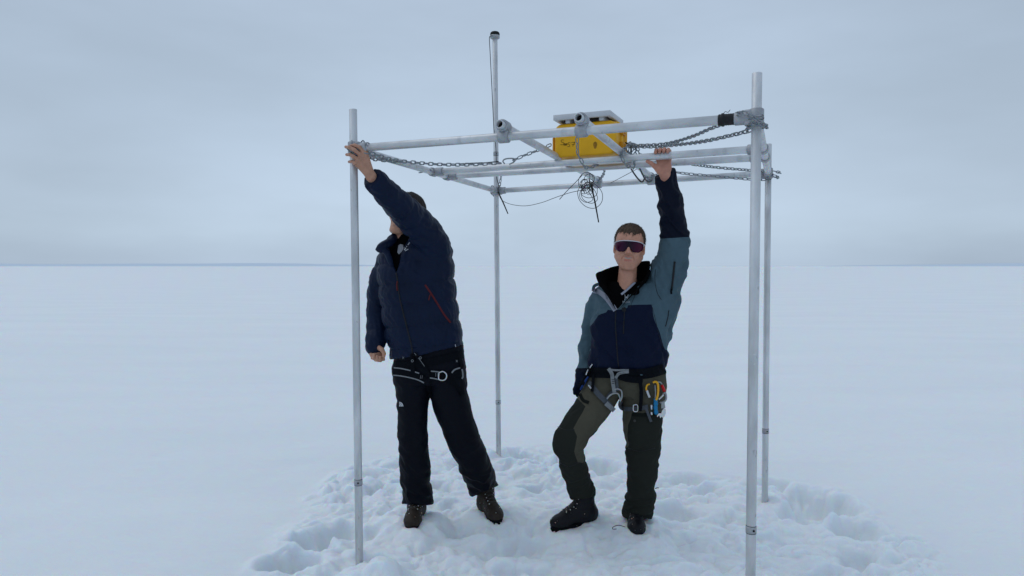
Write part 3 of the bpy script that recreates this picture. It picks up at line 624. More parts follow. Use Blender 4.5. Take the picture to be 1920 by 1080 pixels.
# ------------------------------------------------------------------ antenna, cables, ties
ant = thing('antenna', 'small black antenna puck on top of the tallest post', 'antenna', tuple(pBL[1]))
mb = MB(); c = pBL[1]; prof = [(0, .0), (.036, .0), (.037, .012), (.035, .026), (.028, .034), (0, .035)]
prof = [(.0001, .012), (.030, .012), (.037, .014), (.0375, .026), (.034, .036), (.027, .041), (.0001, .042)]
def lathe(mb, c, prof, n=20):
    V = []; F = []
    for r, z in prof:
        for k in range(n): a = 2 * math.pi * k / n; V.append(c + np.array([r * math.cos(a), r * math.sin(a), z]))
    for i in range(len(prof) - 1):
        for k in range(n): l = (k + 1) % n; F.append((i * n + k, i * n + l, (i + 1) * n + l, (i + 1) * n + k))
    mb.add(V, F)
lathe(mb, c, prof); mb.build('dome', M['rubber'], ant)
mb = MB(); lathe(mb, c, [(.0205, -.014), (.036, -.008), (.038, .002), (.0375, .0125), (.0001, .0125)]); mb.build('mount_ring', M['cast'], ant)
def cable(label, pts, r=.0022, cat='cable', name='cable', mt='rubber', per=8):
    mb = MB(); tube(mb, catmull(pts, per), r * .88, 7); return tag(mb.build(name, M[mt]), label, cat)
cable('thin black cable running down the tallest post from the antenna', [P(925, 67, 5.43), P(919, 68, 5.42), P(917.6, 74, 5.42), P(919, 100, 5.42), P(921, 140, 5.42), P(923.5, 190, 5.42), P(926, 240, 5.42), P(929.5, 275, 5.42), P(930.5, 300, 5.42), P(931, 330, 5.42), P(936, 352, 5.40)], .0031)
cable('stiff black cable end lying along the middle bar left of the tallest post', [P(860, 307.5, 3.94), P(890, 306, 3.96), P(915, 305, 3.98), P(932, 303, 4.0), P(936, 305, 4.0)], .0046)
cable('slack black wire hanging between the tallest post and the wire coil', [P(934, 362, 5.38), P(941, 375, 5.3), P(958, 383, 5.2), P(985, 386, 5.0), P(1015, 380, 4.8), P(1045, 369, 4.6), P(1070, 361, 4.5), P(1094, 356, 4.4)], .0022)
cable('loose black wire end left of the wire coil', [P(1092, 328, 4.3), P(1080, 341, 4.3), P(1065, 356, 4.3), P(1055, 367, 4.3), P(1049, 374, 4.3)], .0024)
# tangled coil
cc = []; r3 = random.Random(4)
for k in range(11):
    lx, ly = 1103 + r3.gauss(0, 4), 349 + r3.gauss(0, 8); ra, rb = r3.uniform(7, 19), r3.uniform(5, 15); ph = r3.uniform(0, 6.28); tl = r3.uniform(0, 3.1); dp = r3.uniform(-.03, .03)
    for q in range(6):
        a = ph + q * 1.05; ex, ey = ra * math.cos(a), rb * math.sin(a)
        cc.append(P(lx + ex * math.cos(tl) - ey * math.sin(tl), ly + ex * math.sin(tl) + ey * math.cos(tl), 4.35 + dp + .02 * math.sin(a)))
cable('tangled coil of thin black wire hanging below the yellow case', [P(1106, 325, 4.33)] + cc, .0021, 'wire coil', 'wire_coil', per=4)
cable('two big loose loops of black wire drooping out of the coil', [P(1088, 350, 4.33), P(1083, 360, 4.33), P(1087, 376, 4.33), P(1100, 388, 4.33), P(1116, 390, 4.33), P(1128, 379, 4.33), P(1129, 362, 4.33), P(1119, 348, 4.33), P(1108, 344, 4.33), P(1094, 352, 4.33), P(1090, 364, 4.33), P(1103, 371, 4.33), P(1118, 366, 4.33), P(1120, 352, 4.33)], .0021, 'wire loops', 'wire_loop')
cable('thin black wire from the coil to the rear of the middle bar', [P(1145, 343, 4.6), P(1168, 331, 4.5), P(1194, 317, 4.4)], .002)
cable('thick black cable leaving the right side of the yellow case', [cpt(bw + .002, .15, .155), P(1163, 262, 4.08), P(1170, 267, 4.02), P(1179, 270, 3.95), P(1183, 276, 3.9), P(1183, 290, 3.88), P(1184, 300, 3.9)], .0058)
cable('left one of two thick black cables hanging behind the gripping hand', [P(1181, 312, 4.1), P(1188, 324, 4.2), P(1197, 336, 4.3), P(1204, 341, 4.35), P(1209, 334, 4.4)], .0056)
cable('right one of two thick black cables hanging behind the gripping hand', [P(1198, 313, 4.1), P(1204, 325, 4.2), P(1209, 335, 4.3), P(1216, 341, 4.4), P(1222, 338, 4.5)], .0056)
def tie(label, a, b, w=.0042):
    mb = MB(); tube(mb, [a, lerp(a, b, .5) + np.array([.002, 0, 0]), b], [w, w, w * .75], 6); return tag(mb.build('cable_tie', M['rubber']), label, 'cable tie', 'black cable ties')
tie('long black cable tie pointing down out of the wire coil', P(1108, 344, 4.28), P(1122.5, 417, 4.28), .0052)
tie('short black cable tie pointing down beside the tallest post', P(934, 360, 5.36), P(952.5, 401, 5.36), .0058)

# ================================================================== people: implicit surfaces turned into meshes
def smin(a, b, k):
    h = np.clip(.5 + .5 * (b - a) / k, 0, 1); return b + (a - b) * h - k * h * (1 - h)
class Field:
    def __init__(s, lo, hi, h):
        s.lo = np.array(lo, float); s.h = h; s.n = np.ceil((np.array(hi) - s.lo) / h).astype(int) + 1
        s.ax = [s.lo[i] + h * np.arange(s.n[i]) for i in range(3)]; s.D = np.full(s.n, 1.0, np.float32)
    def block(s, lo, hi):
        i0 = [max(0, int((lo[i] - s.lo[i]) / s.h)) for i in range(3)]; i1 = [min(s.n[i], int((hi[i] - s.lo[i]) / s.h) + 2) for i in range(3)]
        sl = tuple(slice(a, max(a, b)) for a, b in zip(i0, i1)); X, Y, Z = np.meshgrid(*[s.ax[i][sl[i]] for i in range(3)], indexing='ij')
        return sl, np.stack([X, Y, Z], -1).astype(np.float32)
    def put(s, sl, d, k, sub=False):
        if d.size == 0: return
        c = s.D[sl]
        if sub: s.D[sl] = -smin(-c, d, k) if k > 0 else np.maximum(c, -d)
        else: s.D[sl] = smin(c, d, k) if k > 0 else np.minimum(c, d)
    def cone(s, a, b, ra, rb, k=.01, flat=None, sub=False):
        a, b = np.asarray(a, float), np.asarray(b, float); m = max(ra, rb) * (1.0 if flat is None else max(1, flat[1])) + .03 + k
        sl, p = s.block(np.minimum(a, b) - m, np.maximum(a, b) + m)
        ab = (b - a).astype(np.float32); t = np.clip(((p - a.astype(np.float32)) @ ab) / max(float(ab @ ab), 1e-9), 0, 1); q = p - a.astype(np.float32) - t[..., None] * ab
        l2 = (q * q).sum(-1)
        if flat is not None:
            n, f = np.asarray(flat[0], float), flat[1]; n = (n / np.linalg.norm(n)).astype(np.float32); qn = q @ n; l2 = l2 + qn * qn * (1 / f ** 2 - 1)
        s.put(sl, np.sqrt(l2) - (ra + (rb - ra) * t), k, sub)
    def ell(s, c, r, k=.01, R=None, sub=False):
        c = np.asarray(c, float); r = np.asarray(r, float); m = r.max() + .03 + k; sl, p = s.block(c - m, c + m); q = p - c.astype(np.float32)
        if R is not None: q = q @ np.asarray(R, np.float32)
        q = q / r.astype(np.float32); l = np.sqrt((q * q).sum(-1)); s.put(sl, (l - 1) * float(r.min()) , k, sub)
    def limb(s, pts, rad, k=.02, rfun=None, first=0.0):
        """smooth limb through pts; rfun(arc length, p) adds to the radius"""
        q = catmull([np.r_[p, r] for p, r in zip(pts, rad)], 5); T = 0.0; best = None
        m = max(rad) + .06; sl, p = s.block(q[:, :3].min(0) - m, q[:, :3].max(0) + m)
        out = np.full(p.shape[:3], 1.0, np.float32)
        for i in range(len(q) - 1):
            a, b = q[i, :3].astype(np.float32), q[i + 1, :3].astype(np.float32); ab = b - a; L_ = float(np.linalg.norm(ab))
            if L_ < 1e-6: continue
            mm = m; i0 = [np.searchsorted(p[:, 0, 0, 0], min(a[0], b[0]) - mm), np.searchsorted(p[0, :, 0, 1], min(a[1], b[1]) - mm), np.searchsorted(p[0, 0, :, 2], min(a[2], b[2]) - mm)]
            i1 = [np.searchsorted(p[:, 0, 0, 0], max(a[0], b[0]) + mm), np.searchsorted(p[0, :, 0, 1], max(a[1], b[1]) + mm), np.searchsorted(p[0, 0, :, 2], max(a[2], b[2]) + mm)]
            ss = tuple(slice(x, y) for x, y in zip(i0, i1)); pp = p[ss]
            if pp.size == 0: T += L_; continue
            t = np.clip(((pp - a) @ ab) / (L_ * L_), 0, 1); d = np.linalg.norm(pp - a - t[..., None] * ab, axis=-1)
            r = q[i, 3] + (q[i + 1, 3] - q[i, 3]) * t
            if rfun is not None: r = r + rfun(T + t * L_ + first, pp)
            out[ss] = np.minimum(out[ss], d - r); T += L_
        s.put(sl, out, k)
    def slices(s, rows, k=.02, n=2.4, rfun=None, capm=.02):
        """rows: (z, cx, cy, rx, ry) from low to high"""
        R = np.array(sorted(rows)); z = R[:, 0]; m = .07
        lo = [(R[:, 1] - R[:, 3]).min() - m, (R[:, 2] - R[:, 4]).min() - m, z[0] - m]; hi = [(R[:, 1] + R[:, 3]).max() + m, (R[:, 2] + R[:, 4]).max() + m, z[-1] + m]
        sl, p = s.block(lo, hi); Z = p[..., 2]; zz = np.clip(p[0, 0, :, 2], z[0], z[-1])
        # smooth interpolation of the rows
        dz = 0.02; zs = np.arange(z[0], z[-1] + dz, dz / 2)
        def itp(c):
            v = np.interp(zs, z, R[:, c]); ker = np.array([1, 3, 5, 6, 5, 3, 1.]); ker /= ker.sum(); vp = np.pad(v, 3, mode='edge'); return np.interp(zz, zs, np.convolve(vp, ker, 'valid')).astype(np.float32)
        cx, cy, rx, ry = itp(1), itp(2), itp(3), itp(4)
        u = np.abs(p[..., 0] - cx) / rx; v = np.abs(p[..., 1] - cy) / ry; l = (u ** n + v ** n + 1e-9) ** (1 / n)
        d = (l - 1) * np.minimum(rx, ry)
        if rfun is not None: d = d - rfun(p)
        cap = np.maximum(Z - z[-1], z[0] - Z); s.put(sl, np.maximum(d, cap), k)
    def mesh(s):
        D = s.D; S = D < 0; n = D.shape
        c = [S[i:n[0] - 1 + i, j:n[1] - 1 + j, l:n[2] - 1 + l] for i in (0, 1) for j in (0, 1) for l in (0, 1)]
        al = c[0].copy(); an = c[0].copy()
        for q in c[1:]: al &= q; an |= q
        I = np.argwhere(an & ~al)
        if len(I) == 0: return np.zeros((0, 3)), np.zeros((0, 4), int)
        idx = np.full(np.array(n) - 1, -1, np.int64); idx[tuple(I.T)] = np.arange(len(I))
        cor = [np.array([i, j, l]) for i in (0, 1) for j in (0, 1) for l in (0, 1)]; vals = [D[tuple((I + q).T)] for q in cor]
        acc = np.zeros((len(I), 3)); cnt = np.zeros(len(I))
        for a in range(8):
            for b in range(a + 1, 8):
                if np.abs(cor[a] - cor[b]).sum() != 1: continue
                va, vb = vals[a], vals[b]; x = (va < 0) != (vb < 0); t = np.where(x, va / (va - vb + 1e-12), 0)
                acc += np.where(x[:, None], cor[a] + t[:, None] * (cor[b] - cor[a]), 0); cnt += x
        V = s.lo + s.h * (I + acc / cnt[:, None]); Fs = []
        for ax in range(3):
            o = np.zeros(3, int); o[ax] = 1; b, c_ = [(1, 2), (2, 0), (0, 1)][ax]
            A = S[:n[0] - o[0], :n[1] - o[1], :n[2] - o[2]]; B = S[o[0]:, o[1]:, o[2]:]; E = np.argwhere(A != B)
            E = E[(E[:, b] > 0) & (E[:, c_] > 0) & (E[:, b] < n[b] - 1) & (E[:, c_] < n[c_] - 1)]
            eb = np.zeros(3, int); eb[b] = 1; ec = np.zeros(3, int); ec[c_] = 1
            q = np.stack([idx[tuple((E - eb - ec).T)], idx[tuple((E - ec).T)], idx[tuple(E.T)], idx[tuple((E - eb).T)]], 1)
            inside = A[tuple(E.T)]; q = np.where(inside[:, None], q, q[:, ::-1]); Fs.append(q)
        F = np.vstack(Fs); return V, F[(F >= 0).all(1)]
def vnormals(V, F):
    n = np.cross(V[F[:, 2]] - V[F[:, 0]], V[F[:, 3]] - V[F[:, 1]]); N = np.zeros_like(V)
    for k in range(4): np.add.at(N, F[:, k], n)
    return N / (np.linalg.norm(N, axis=1, keepdims=True) + 1e-12)
def relax(V, F, it=1, lam=.5):
    E = np.vstack([F[:, [0, 1]], F[:, [1, 2]], F[:, [2, 3]], F[:, [3, 0]]])
    for _ in range(it):
        A = np.zeros_like(V); c = np.zeros(len(V)); np.add.at(A, E[:, 0], V[E[:, 1]]); np.add.at(A, E[:, 1], V[E[:, 0]]); np.add.at(c, E[:, 0], 1); np.add.at(c, E[:, 1], 1)
        V = V + lam * (A / c[:, None] - V)
    return V
def in_poly(x, y, poly):
    r = np.zeros(np.shape(x), bool)
    for i in range(len(poly)):
        (ax, ay), (bx, by) = poly[i], poly[(i + 1) % len(poly)]
        c = (ay > y) != (by > y); r ^= c & (x < (bx - ax) * (y - ay) / (by - ay + 1e-12) + ax)
    return r
def folds(V, N, sx=5, sz=20, amp=.006, seed=0, slant=.0, only=None):
    """soft creases: ridged noise drawn out along the horizontal"""
    q = np.stack([V[:, 0] * sx, V[:, 1] * sx, V[:, 2] * sz + V[:, 0] * slant], -1); w = fbm(V * 6, 2, seed + 5)
    r = 1 - np.abs(fbm(q + w[:, None] * 1.1, 2, seed)) * 2.4; r = np.clip(r, -1, 1); d = amp * (r - .3)
    if only is not None: d = d * only
    return V + N * d[:, None]
def row(py, pl, pr, Y, ry):
    c = P((pl + pr) / 2, py, Y); return (c[2], c[0], Y, (pr - pl) / 2 / FPX * Y, ry)
def pl(px, py, Y, rpx): return P(px, py, Y), rpx / FPX * Y
def limbpts(L_): return [pl(*q)[0] for q in L_], [pl(*q)[1] for q in L_]
def bvh_of(objs):
    V = []; F = []; n = 0
    for o in objs:
        og = ORIGIN.get(o, np.zeros(3)); me = o.data; co = np.empty(len(me.vertices) * 3, np.float32); me.vertices.foreach_get('co', co); co = co.reshape(-1, 3) + og
        V += [tuple(c) for c in co.tolist()]; F += [tuple(i + n for i in p.vertices) for p in me.polygons]; n += len(co)
    return BVHTree.FromPolygons(V, F)
def hit(bvh, px, py, Yd):
    d = ray(px, py); h = bvh.ray_cast(Vector(CAM), Vector(d).normalized())
    return np.array(h[0]) if h[0] is not None else None
def strap(name, pts, w, bvh, m, parent, off=.002, th=.003, Yd=3.8, lift=None):
    """flat webbing laid over the clothes; pts are its course, w its width in pixels"""
    q = catmull([np.array([*p, 0.]) for p in pts], 6)[:, :2]; d = np.gradient(q, axis=0); d /= np.linalg.norm(d, axis=1, keepdims=True) + 1e-9; nn = np.stack([-d[:, 1], d[:, 0]], 1)
    rows_ = []; last = Yd
    for i in range(len(q)):
        r = []
        for s in (-1, -.33, .33, 1):
            x, y = q[i] + nn[i] * s * w / 2; h = hit(bvh, x, y, Yd)
            if h is None or abs(h[1] - last) > .18: h = P(x, y, last)
            r.append(h)
        mid = np.mean([a[1] for a in r]); last = mid
        rows_.append(r)
    A = np.array(rows_); Yv = A[:, :, 1]; ker = np.array([.25, .5, .25])
    for c in range(4): Yv[1:-1, c] = np.minimum(Yv[1:-1, c], .25 * Yv[:-2, c] + .5 * Yv[1:-1, c] + .25 * Yv[2:, c])
    V = []; n = len(q)
    for i in range(n):
        for c in range(4):
            x, y = proj(A[i, c]); V.append(P(x, y, Yv[i, c] - off - th))
    for i in range(n):
        for c in range(4):
            x, y = proj(A[i, c]); V.append(P(x, y, Yv[i, c] + .004))
    F = []
    for i in range(n - 1):
        for c in range(3):
            a = i * 4 + c; F += [(a, a + 1, a + 5, a + 4), (n * 4 + a, n * 4 + a + 4, n * 4 + a + 5, n * 4 + a + 1)]
        a = i * 4; b = n * 4 + a; F += [(a, a + 4, b + 4, b), (a + 3, b + 3, b + 7, a + 7)]
    F += [(0, n * 4, n * 4 + 1, 1), (1, n * 4 + 1, n * 4 + 2, 2), (2, n * 4 + 2, n * 4 + 3, 3)]
    a = (n - 1) * 4; b = n * 4 + a; F += [(a, a + 1, b + 1, b), (a + 1, a + 2, b + 2, b + 1), (a + 2, a + 3, b + 3, b + 2)]
    o = mesh_obj(name, V, F, m, parent, smooth=False); return o
def cord(name, pts, r, bvh, m, parent, off=.002, Yd=3.8, per=5):
    q = catmull([np.array([*p, 0.]) for p in pts], per)[:, :2]; out = []; last = Yd
    for x, y in q:
        h = hit(bvh, x, y, Yd)
        if h is None or abs(h[1] - last) > .15: h = P(x, y, last)
        last = h[1]; out.append(P(x, y, last - off))
    mb = MB(); tube(mb, out, r, 6); return mb.build(name, m, parent)
def patch(name, polys, bvh, m, parent, off=.0015, Yd=3.8, th=.0012):
    mb = MB()
    for poly in polys:
        hs = [hit(bvh, x, y, Yd) for x, y in poly]; ys = [h[1] for h in hs if h is not None]; y0 = np.median(ys) if ys else Yd
        f = [P(x, y, (h[1] if h is not None and abs(h[1] - y0) < .05 else y0) - off) for (x, y), h in zip(poly, hs)]
        b = [P(x, y, (h[1] if h is not None and abs(h[1] - y0) < .05 else y0) + .002) for (x, y), h in zip(poly, hs)]; n = len(poly)
        mb.add(f + b, [tuple(range(n))] + [(i, n + i, n + (i + 1) % n, (i + 1) % n) for i in range(n)])
    return mb.build(name, m, parent, smooth=False)

def poly_sd(x, y, poly):
    d = np.full(np.shape(x), 1e9)
    for i in range(len(poly)):
        a, b = np.array(poly[i], float), np.array(poly[(i + 1) % len(poly)], float); ab = b - a
        t = np.clip(((x - a[0]) * ab[0] + (y - a[1]) * ab[1]) / (ab @ ab), 0, 1); d = np.minimum(d, np.hypot(x - a[0] - t * ab[0], y - a[1] - t * ab[1]))
    return np.where(in_poly(x, y, poly), d, -d)
def panels(o, m, zones):
    """sewn-in panels of another colour: zones are (attribute, values per vertex, colour)"""
    m = m.copy(); o.data.materials.clear(); o.data.materials.append(m); nt = m.node_tree; b = nt.nodes['Principled BSDF']; src = b.inputs['Base Color'].links[0].from_socket
    for nm, val, col in zones:
        at = o.data.attributes.new(nm, 'FLOAT', 'POINT'); at.data.foreach_set('value', val.astype(np.float32)); a = nt.nodes.new('ShaderNodeAttribute'); a.attribute_name = nm
        r = nt.nodes.new('ShaderNodeMapRange'); r.inputs[1].default_value = -.15; r.inputs[2].default_value = .15; nt.links.new(a.outputs['Fac'], r.inputs[0])
        mx = nt.nodes.new('ShaderNodeMix'); mx.data_type = 'RGBA'; nt.links.new(r.outputs[0], mx.inputs['Factor']); nt.links.new(src, mx.inputs['A']); mx.inputs['B'].default_value = (*col, 1); src = mx.outputs['Result']
    nt.links.new(src, b.inputs['Base Color'])
# ------------------------------------------------------------------ head, in its own space: face towards -y, chin down, origin mid head
def head_field(ear_hide=False, smile=True):
    f = Field((-.105, -.14, -.24), (.105, .135, .14), .0018)
    f.ell((0, .018, .036), (.073, .094, .083), .01); f.ell((0, -.028, .028), (.062, .062, .062), .03); f.ell((0, -.026, -.035), (.057, .062, .075), .025)
    for s in (-1, 1):
        f.cone((s * .058, .000, -.048), (s * .024, -.066, -.100), .023, .018, .03); f.ell((s * .040, -.060, -.022), (.023, .022, .022), .02); f.cone((s * .010, -.083, .022), (s * .043, -.074, .024), .010, .009, .012)
        f.ell((s * .052, -.03, .03), (.02, .045, .045), .02)
    f.ell((0, -.079, -.102), (.020, .017, .016), .018)
    f.cone((0, .016, -.06), (0, .034, -.235), .048, .055, .02); f.cone((0, -.012, -.14), (0, .0, -.235), .032, .042, .03)
    f.cone((.018, -.02, -.15), (.03, .01, -.235), .012, .014, .02); f.cone((-.018, -.02, -.15), (-.03, .01, -.235), .012, .014, .02)
    f.ell((0, -.068, -.058), (.030, .022, .026), .02)
    for s in (-1, 1): f.ell((s * .031, -.096, .004), (.017, .014, .011), .012, sub=True)
    for s in (-1, 1): f.ell((s * .031, -.077, .004), (.0135, .0135, .0115), .004)
    f.cone((0, -.086, .012), (0, -.107, -.027), .0065, .0095, .010); f.ell((0, -.106, -.031), (.0105, .0095, .009), .008)
    for s in (-1, 1): f.ell((s * .0125, -.095, -.034), (.0075, .010, .007), .006); f.ell((s * .006, -.103, -.0405), (.003, .005, .003), .002, sub=True)
    # mouth
    for s in (-1, 1):
        f.cone((0, -.0925, -.0565), (s * .027, -.0795, -.0520), .0046, .0030, .005); f.cone((0, -.0905, -.0725), (s * .025, -.0805, -.0605), .0055, .0032, .005)
    if smile:
        for s in (-1, 1): f.cone((0, -.0985, -.0645), (s * .0245, -.0875, -.0555), .0058, .0028, .002, sub=True)
        for s in (-1, 1): f.cone((s * .019, -.090, -.04), (s * .032, -.076, -.066), .0022, .002, .006, sub=True)
    for s in (-1, 1):
        R = np.array(Matrix.Rotation(s * .35, 3, 'Z')); f.ell((s * .081, .010, -.004), (.0095, .019, .032), .004, R); f.ell((s * .090, .004, .000), (.006, .010, .018), .004, R, sub=True); f.ell((s * .074, .008, -.028), (.006, .009, .010), .006)
    return f
def place(V, Mx): return np.asarray(V) @ np.array(Mx.to_3x3()).T + np.array(Mx.to_translation())
HEADV, HEADF = head_field().mesh()
def hair_field(front, side_low, nape=-.07):
    f = Field((-.1, -.13, -.12), (.1, .14, .16), .0022); f.ell((0, .018, .041), (.0865, .104, .097), .01)
    sl, p = f.block(f.lo, f.lo + f.h * (f.n - 1)); x, y, z = p[..., 0], p[..., 1], p[..., 2]
    # the hairline: high over the brow, down in front of the ears, down to the nape behind
    t = np.clip((y + .075) / .05, 0, 1); line = front(x) * (1 - t) + side_low * t; t2 = np.clip((y - .02) / .05, 0, 1); line = line * (1 - t2) + nape * t2
    ear = np.hypot((y - .012) / .022, (z + .002) / .034) - 1; ear = np.where(np.abs(x) > .06, ear * .022, 1)
    thin = np.clip((line + .035 - z) / .05, 0, 1)
    f.D[...] = np.maximum(np.maximum(f.D + thin * .006, line - z), -ear); return f
def hair_obj(root, Mx, front, side_low, m, seed=0, fringe=True, n=1500):
    f = hair_field(front, side_low); V, F = f.mesh(); N = vnormals(V, F)
    a = np.arctan2(V[:, 0], V[:, 1] - .03); q = np.stack([a * 16, V[:, 2] * 14, V[:, 1] * 10], -1)
    V = V + N * (.0035 * fbm(q, 3, seed) * 2)[:, None]; o = mesh_obj('hair', place(V, Mx), F, m, root)
    r = np.random.default_rng(seed + 3); mb = MB(); ids = r.choice(len(V), n)
    crown = np.array([.01, .06, .12]); vs_ = []; fs_ = []; k = 0
    for i in ids:
        p, nn = V[i], N[i]
        if p[2] < -.01 and p[1] < .03: L_ = .010
        else: L_ = r.uniform(.012, .024)
        d = p - crown; d = d - nn * (d @ nn); d = d / (np.linalg.norm(d) + 1e-9) + nn * r.uniform(.02, .22) + r.normal(0, .10, 3); d /= np.linalg.norm(d)
        s = np.cross(d, nn); s /= np.linalg.norm(s) + 1e-9; w = r.uniform(.0006, .0013); e = p + d * L_ + np.array([0, 0, -.15 * L_]); b = p - nn * .002; mm_ = (b + e) / 2 + nn * .003
        vs_ += [b - s * w, b + s * w, mm_ + s * w * .8, mm_ - s * w * .8, e]; fs_ += [(k, k + 1, k + 2, k + 3), (k + 3, k + 2, k + 4)]; k += 5
    h = mesh_obj('hair_strands', place(np.array(vs_), Mx), fs_, m, o); h['kind'] = 'stuff'; return o
def long_face(V, k=1.12):
    V = np.array(V, float); V[:, 2] = np.where(V[:, 2] < 0, V[:, 2] * k, V[:, 2]); return V
def rot_head(px, py, Y, yaw, pitch, roll, scale=1.0):
    """yaw > 0 turns the face towards the right of the picture"""
    return Matrix.Translation(Vector(P(px, py, Y))) @ Matrix.Rotation(yaw, 4, 'Z') @ Matrix.Rotation(roll, 4, 'Y') @ Matrix.Rotation(pitch, 4, 'X') @ Matrix.Scale(scale, 4)

# ------------------------------------------------------------------ boots
def boot(root, ankle, heading, m, pitch=0, shaft=.20, lean=(0, 0), laces=True, snowy=True):
    """ankle: point above the heel at sole height; x of the boot runs to the toe"""
    hd = np.array([heading[0], heading[1], 0.]); hd /= np.linalg.norm(hd); up = np.array([0, 0, 1.]); sd = np.cross(up, hd)
    c, s = math.cos(pitch), math.sin(pitch); X = hd * c + up * s; Z = up * c - hd * s; R = np.stack([X, sd, Z], 1); A = np.asarray(ankle)
    T = lambda V: np.asarray(V) @ R.T + A
    f = Field((-.13, -.09, .0), (.25, .09, shaft + .05), .0032)
    f.cone((-.005 + lean[0] * .5, lean[1] * .5, .09), (-.01 + lean[0], lean[1], shaft), .053, .062, .02, ((0, 1, 0), .92)); f.ell((-.035, 0, .065), (.058, .046, .062), .03)
    f.cone((0, 0, .065), (.12, 0, .052), .050, .044, .03); f.ell((.155, 0, .047), (.062, .049, .042), .03); f.cone((.03, 0, .12), (.11, 0, .085), .035, .03, .03)
    sl, p = f.block(f.lo, f.lo + f.h * (f.n - 1)); f.D = np.maximum(f.D, .026 - p[..., 2]); f.D = np.maximum(f.D, p[..., 2] - shaft)
    V, F = f.mesh(); N = vnormals(V, F); V = V + N * (.0022 * fbm(V * 45, 2, 9))[:, None]
    # a seam above the toe and round the heel
    g = np.abs(V[:, 0] - .115 - .02 * np.cos(V[:, 1] * 30)); V = V - N * (.0025 * np.exp(-(g / .003) ** 2))[:, None]; g = np.abs(V[:, 2] - .115 + V[:, 0] * .2); V = V - N * (.002 * np.exp(-(g / .003) ** 2) * (V[:, 0] < .04))[:, None]
    o = mesh_obj('boot', T(V), F, m, root)
    bootV, bootN = V.copy(), N.copy()
    # sole with lugs
    out = []
    for t in np.linspace(0, 2 * math.pi, 64, endpoint=False):
        x = .052 + .152 * math.cos(t); w = .050 * abs(math.sin(t)) ** .75 * (1 + .12 * math.cos(t) - .10 * math.exp(-((x - .02) / .04) ** 2)); out.append((x + .008, math.copysign(w, math.sin(t))))
    V = []; F = []; n = 64
    for k, (z, s_) in enumerate(((0, .97), (.011, 1.0), (.013, .96), (.026, 1.02), (.034, 1.0))):
        for i, (x, y) in enumerate(out):
            g = (.93 if (i // 2) % 2 else 1.03) if k < 2 else 1; V.append((.06 + (x - .06) * s_ * g, y * s_ * g, z + (.004 if k == 0 and (i // 2) % 2 else 0)))
    for k in range(4):
        for i in range(n): j = (i + 1) % n; F.append((k * n + i, k * n + j, (k + 1) * n + j, (k + 1) * n + i))
    F += [tuple(range(n))[::-1], tuple(4 * n + i for i in range(n))]; mesh_obj('sole', T(V), F, M['sole'], o)
    if laces:
        bv = bvh_of([o]); mb = MB(); hk = MB(); ends = []
        for i in range(7):
            x = .115 - i * .0185; z = .09 + i * .018
            pts = []
            for y in (-.026, -.012, 0, .012, .026):
                src = T([(x + .12, y * 1.0, z + .12)])[0]; dr = T([(x, y, z)])[0] - src; h = bv.ray_cast(Vector(src), Vector(dr).normalized())
                pts.append(np.array(h[0]) - dr / np.linalg.norm(dr) * .002 if h[0] is not None else T([(x, y, z)])[0])
            ends.append(pts)
        for i in range(6):
            a, b = ends[i], ends[i + 1]
            tube(mb, [a[0], (a[1] * .6 + b[1] * .4), (a[2] + b[2]) / 2, (a[3] * .4 + b[3] * .6), b[4]], .0021, 5); tube(mb, [a[4], (a[3] * .6 + b[3] * .4), (a[2] + b[2]) / 2, (a[1] * .4 + b[1] * .6), b[0]], .0021, 5)
            for e in (a[0], a[4]): tube(hk, [e, e + Z * .006], .0032, 6)
        t = ends[-1][2]
        for s_ in (-1, 1): tube(mb, catmull([t, t + X * .03 + sd * s_ * .012 + Z * .012, t + X * .055 + sd * s_ * .022 - Z * .015, t + X * .035 + sd * s_ * .02 - Z * .03, t + sd * s_ * .004], 5), .0018, 5)
        mb.build('lace', M['lace'], o); hk.build('lace_hooks', M['hook'], o)['kind'] = 'stuff'
    if snowy:
        r = np.random.default_rng(int(abs(A[0]) * 1000)); mb = MB()
        for _ in range(38):
            t = r.uniform(0, 2 * math.pi); x = .055 + .145 * math.cos(t) * r.uniform(.85, 1.03); y = .047 * math.sin(t) * r.uniform(.9, 1.06); z = r.uniform(.015, .055)
            rbox(mb, T([(x, y, z)])[0], tuple(r.uniform(.0015, .0042, 3)), None, 0)
        up_ = np.nonzero((bootN[:, 2] > .15) & (bootV[:, 0] > .02) & (bootV[:, 2] < .15))[0]
        for i_ in r.choice(up_, 22):
            a_ = .0008 + .0018 * r.random() ** 2; rbox(mb, T([bootV[i_]])[0], (a_ * 1.3, a_, a_ * .8), None, 0)
        q = mb.build('clinging_snow', M['snow'], o); q['kind'] = 'stuff'
    return o
def quilt(pitch, amp, ph=0.0):
    return lambda s, p: amp * (np.sqrt(np.abs(np.sin(np.pi * (s / pitch + ph)))) - .75)
def finger(f, pts, rads, k=.004):
    for i in range(len(pts) - 1): f.cone(pts[i], pts[i + 1], rads[i], rads[i + 1], k if i else .010)

# ================================================================== PERSON in the navy down jacket (left)
p1 = thing('person', 'person in a navy down jacket and black trousers reaching up to the front left post', 'person', (-.5, 4.0, 0))
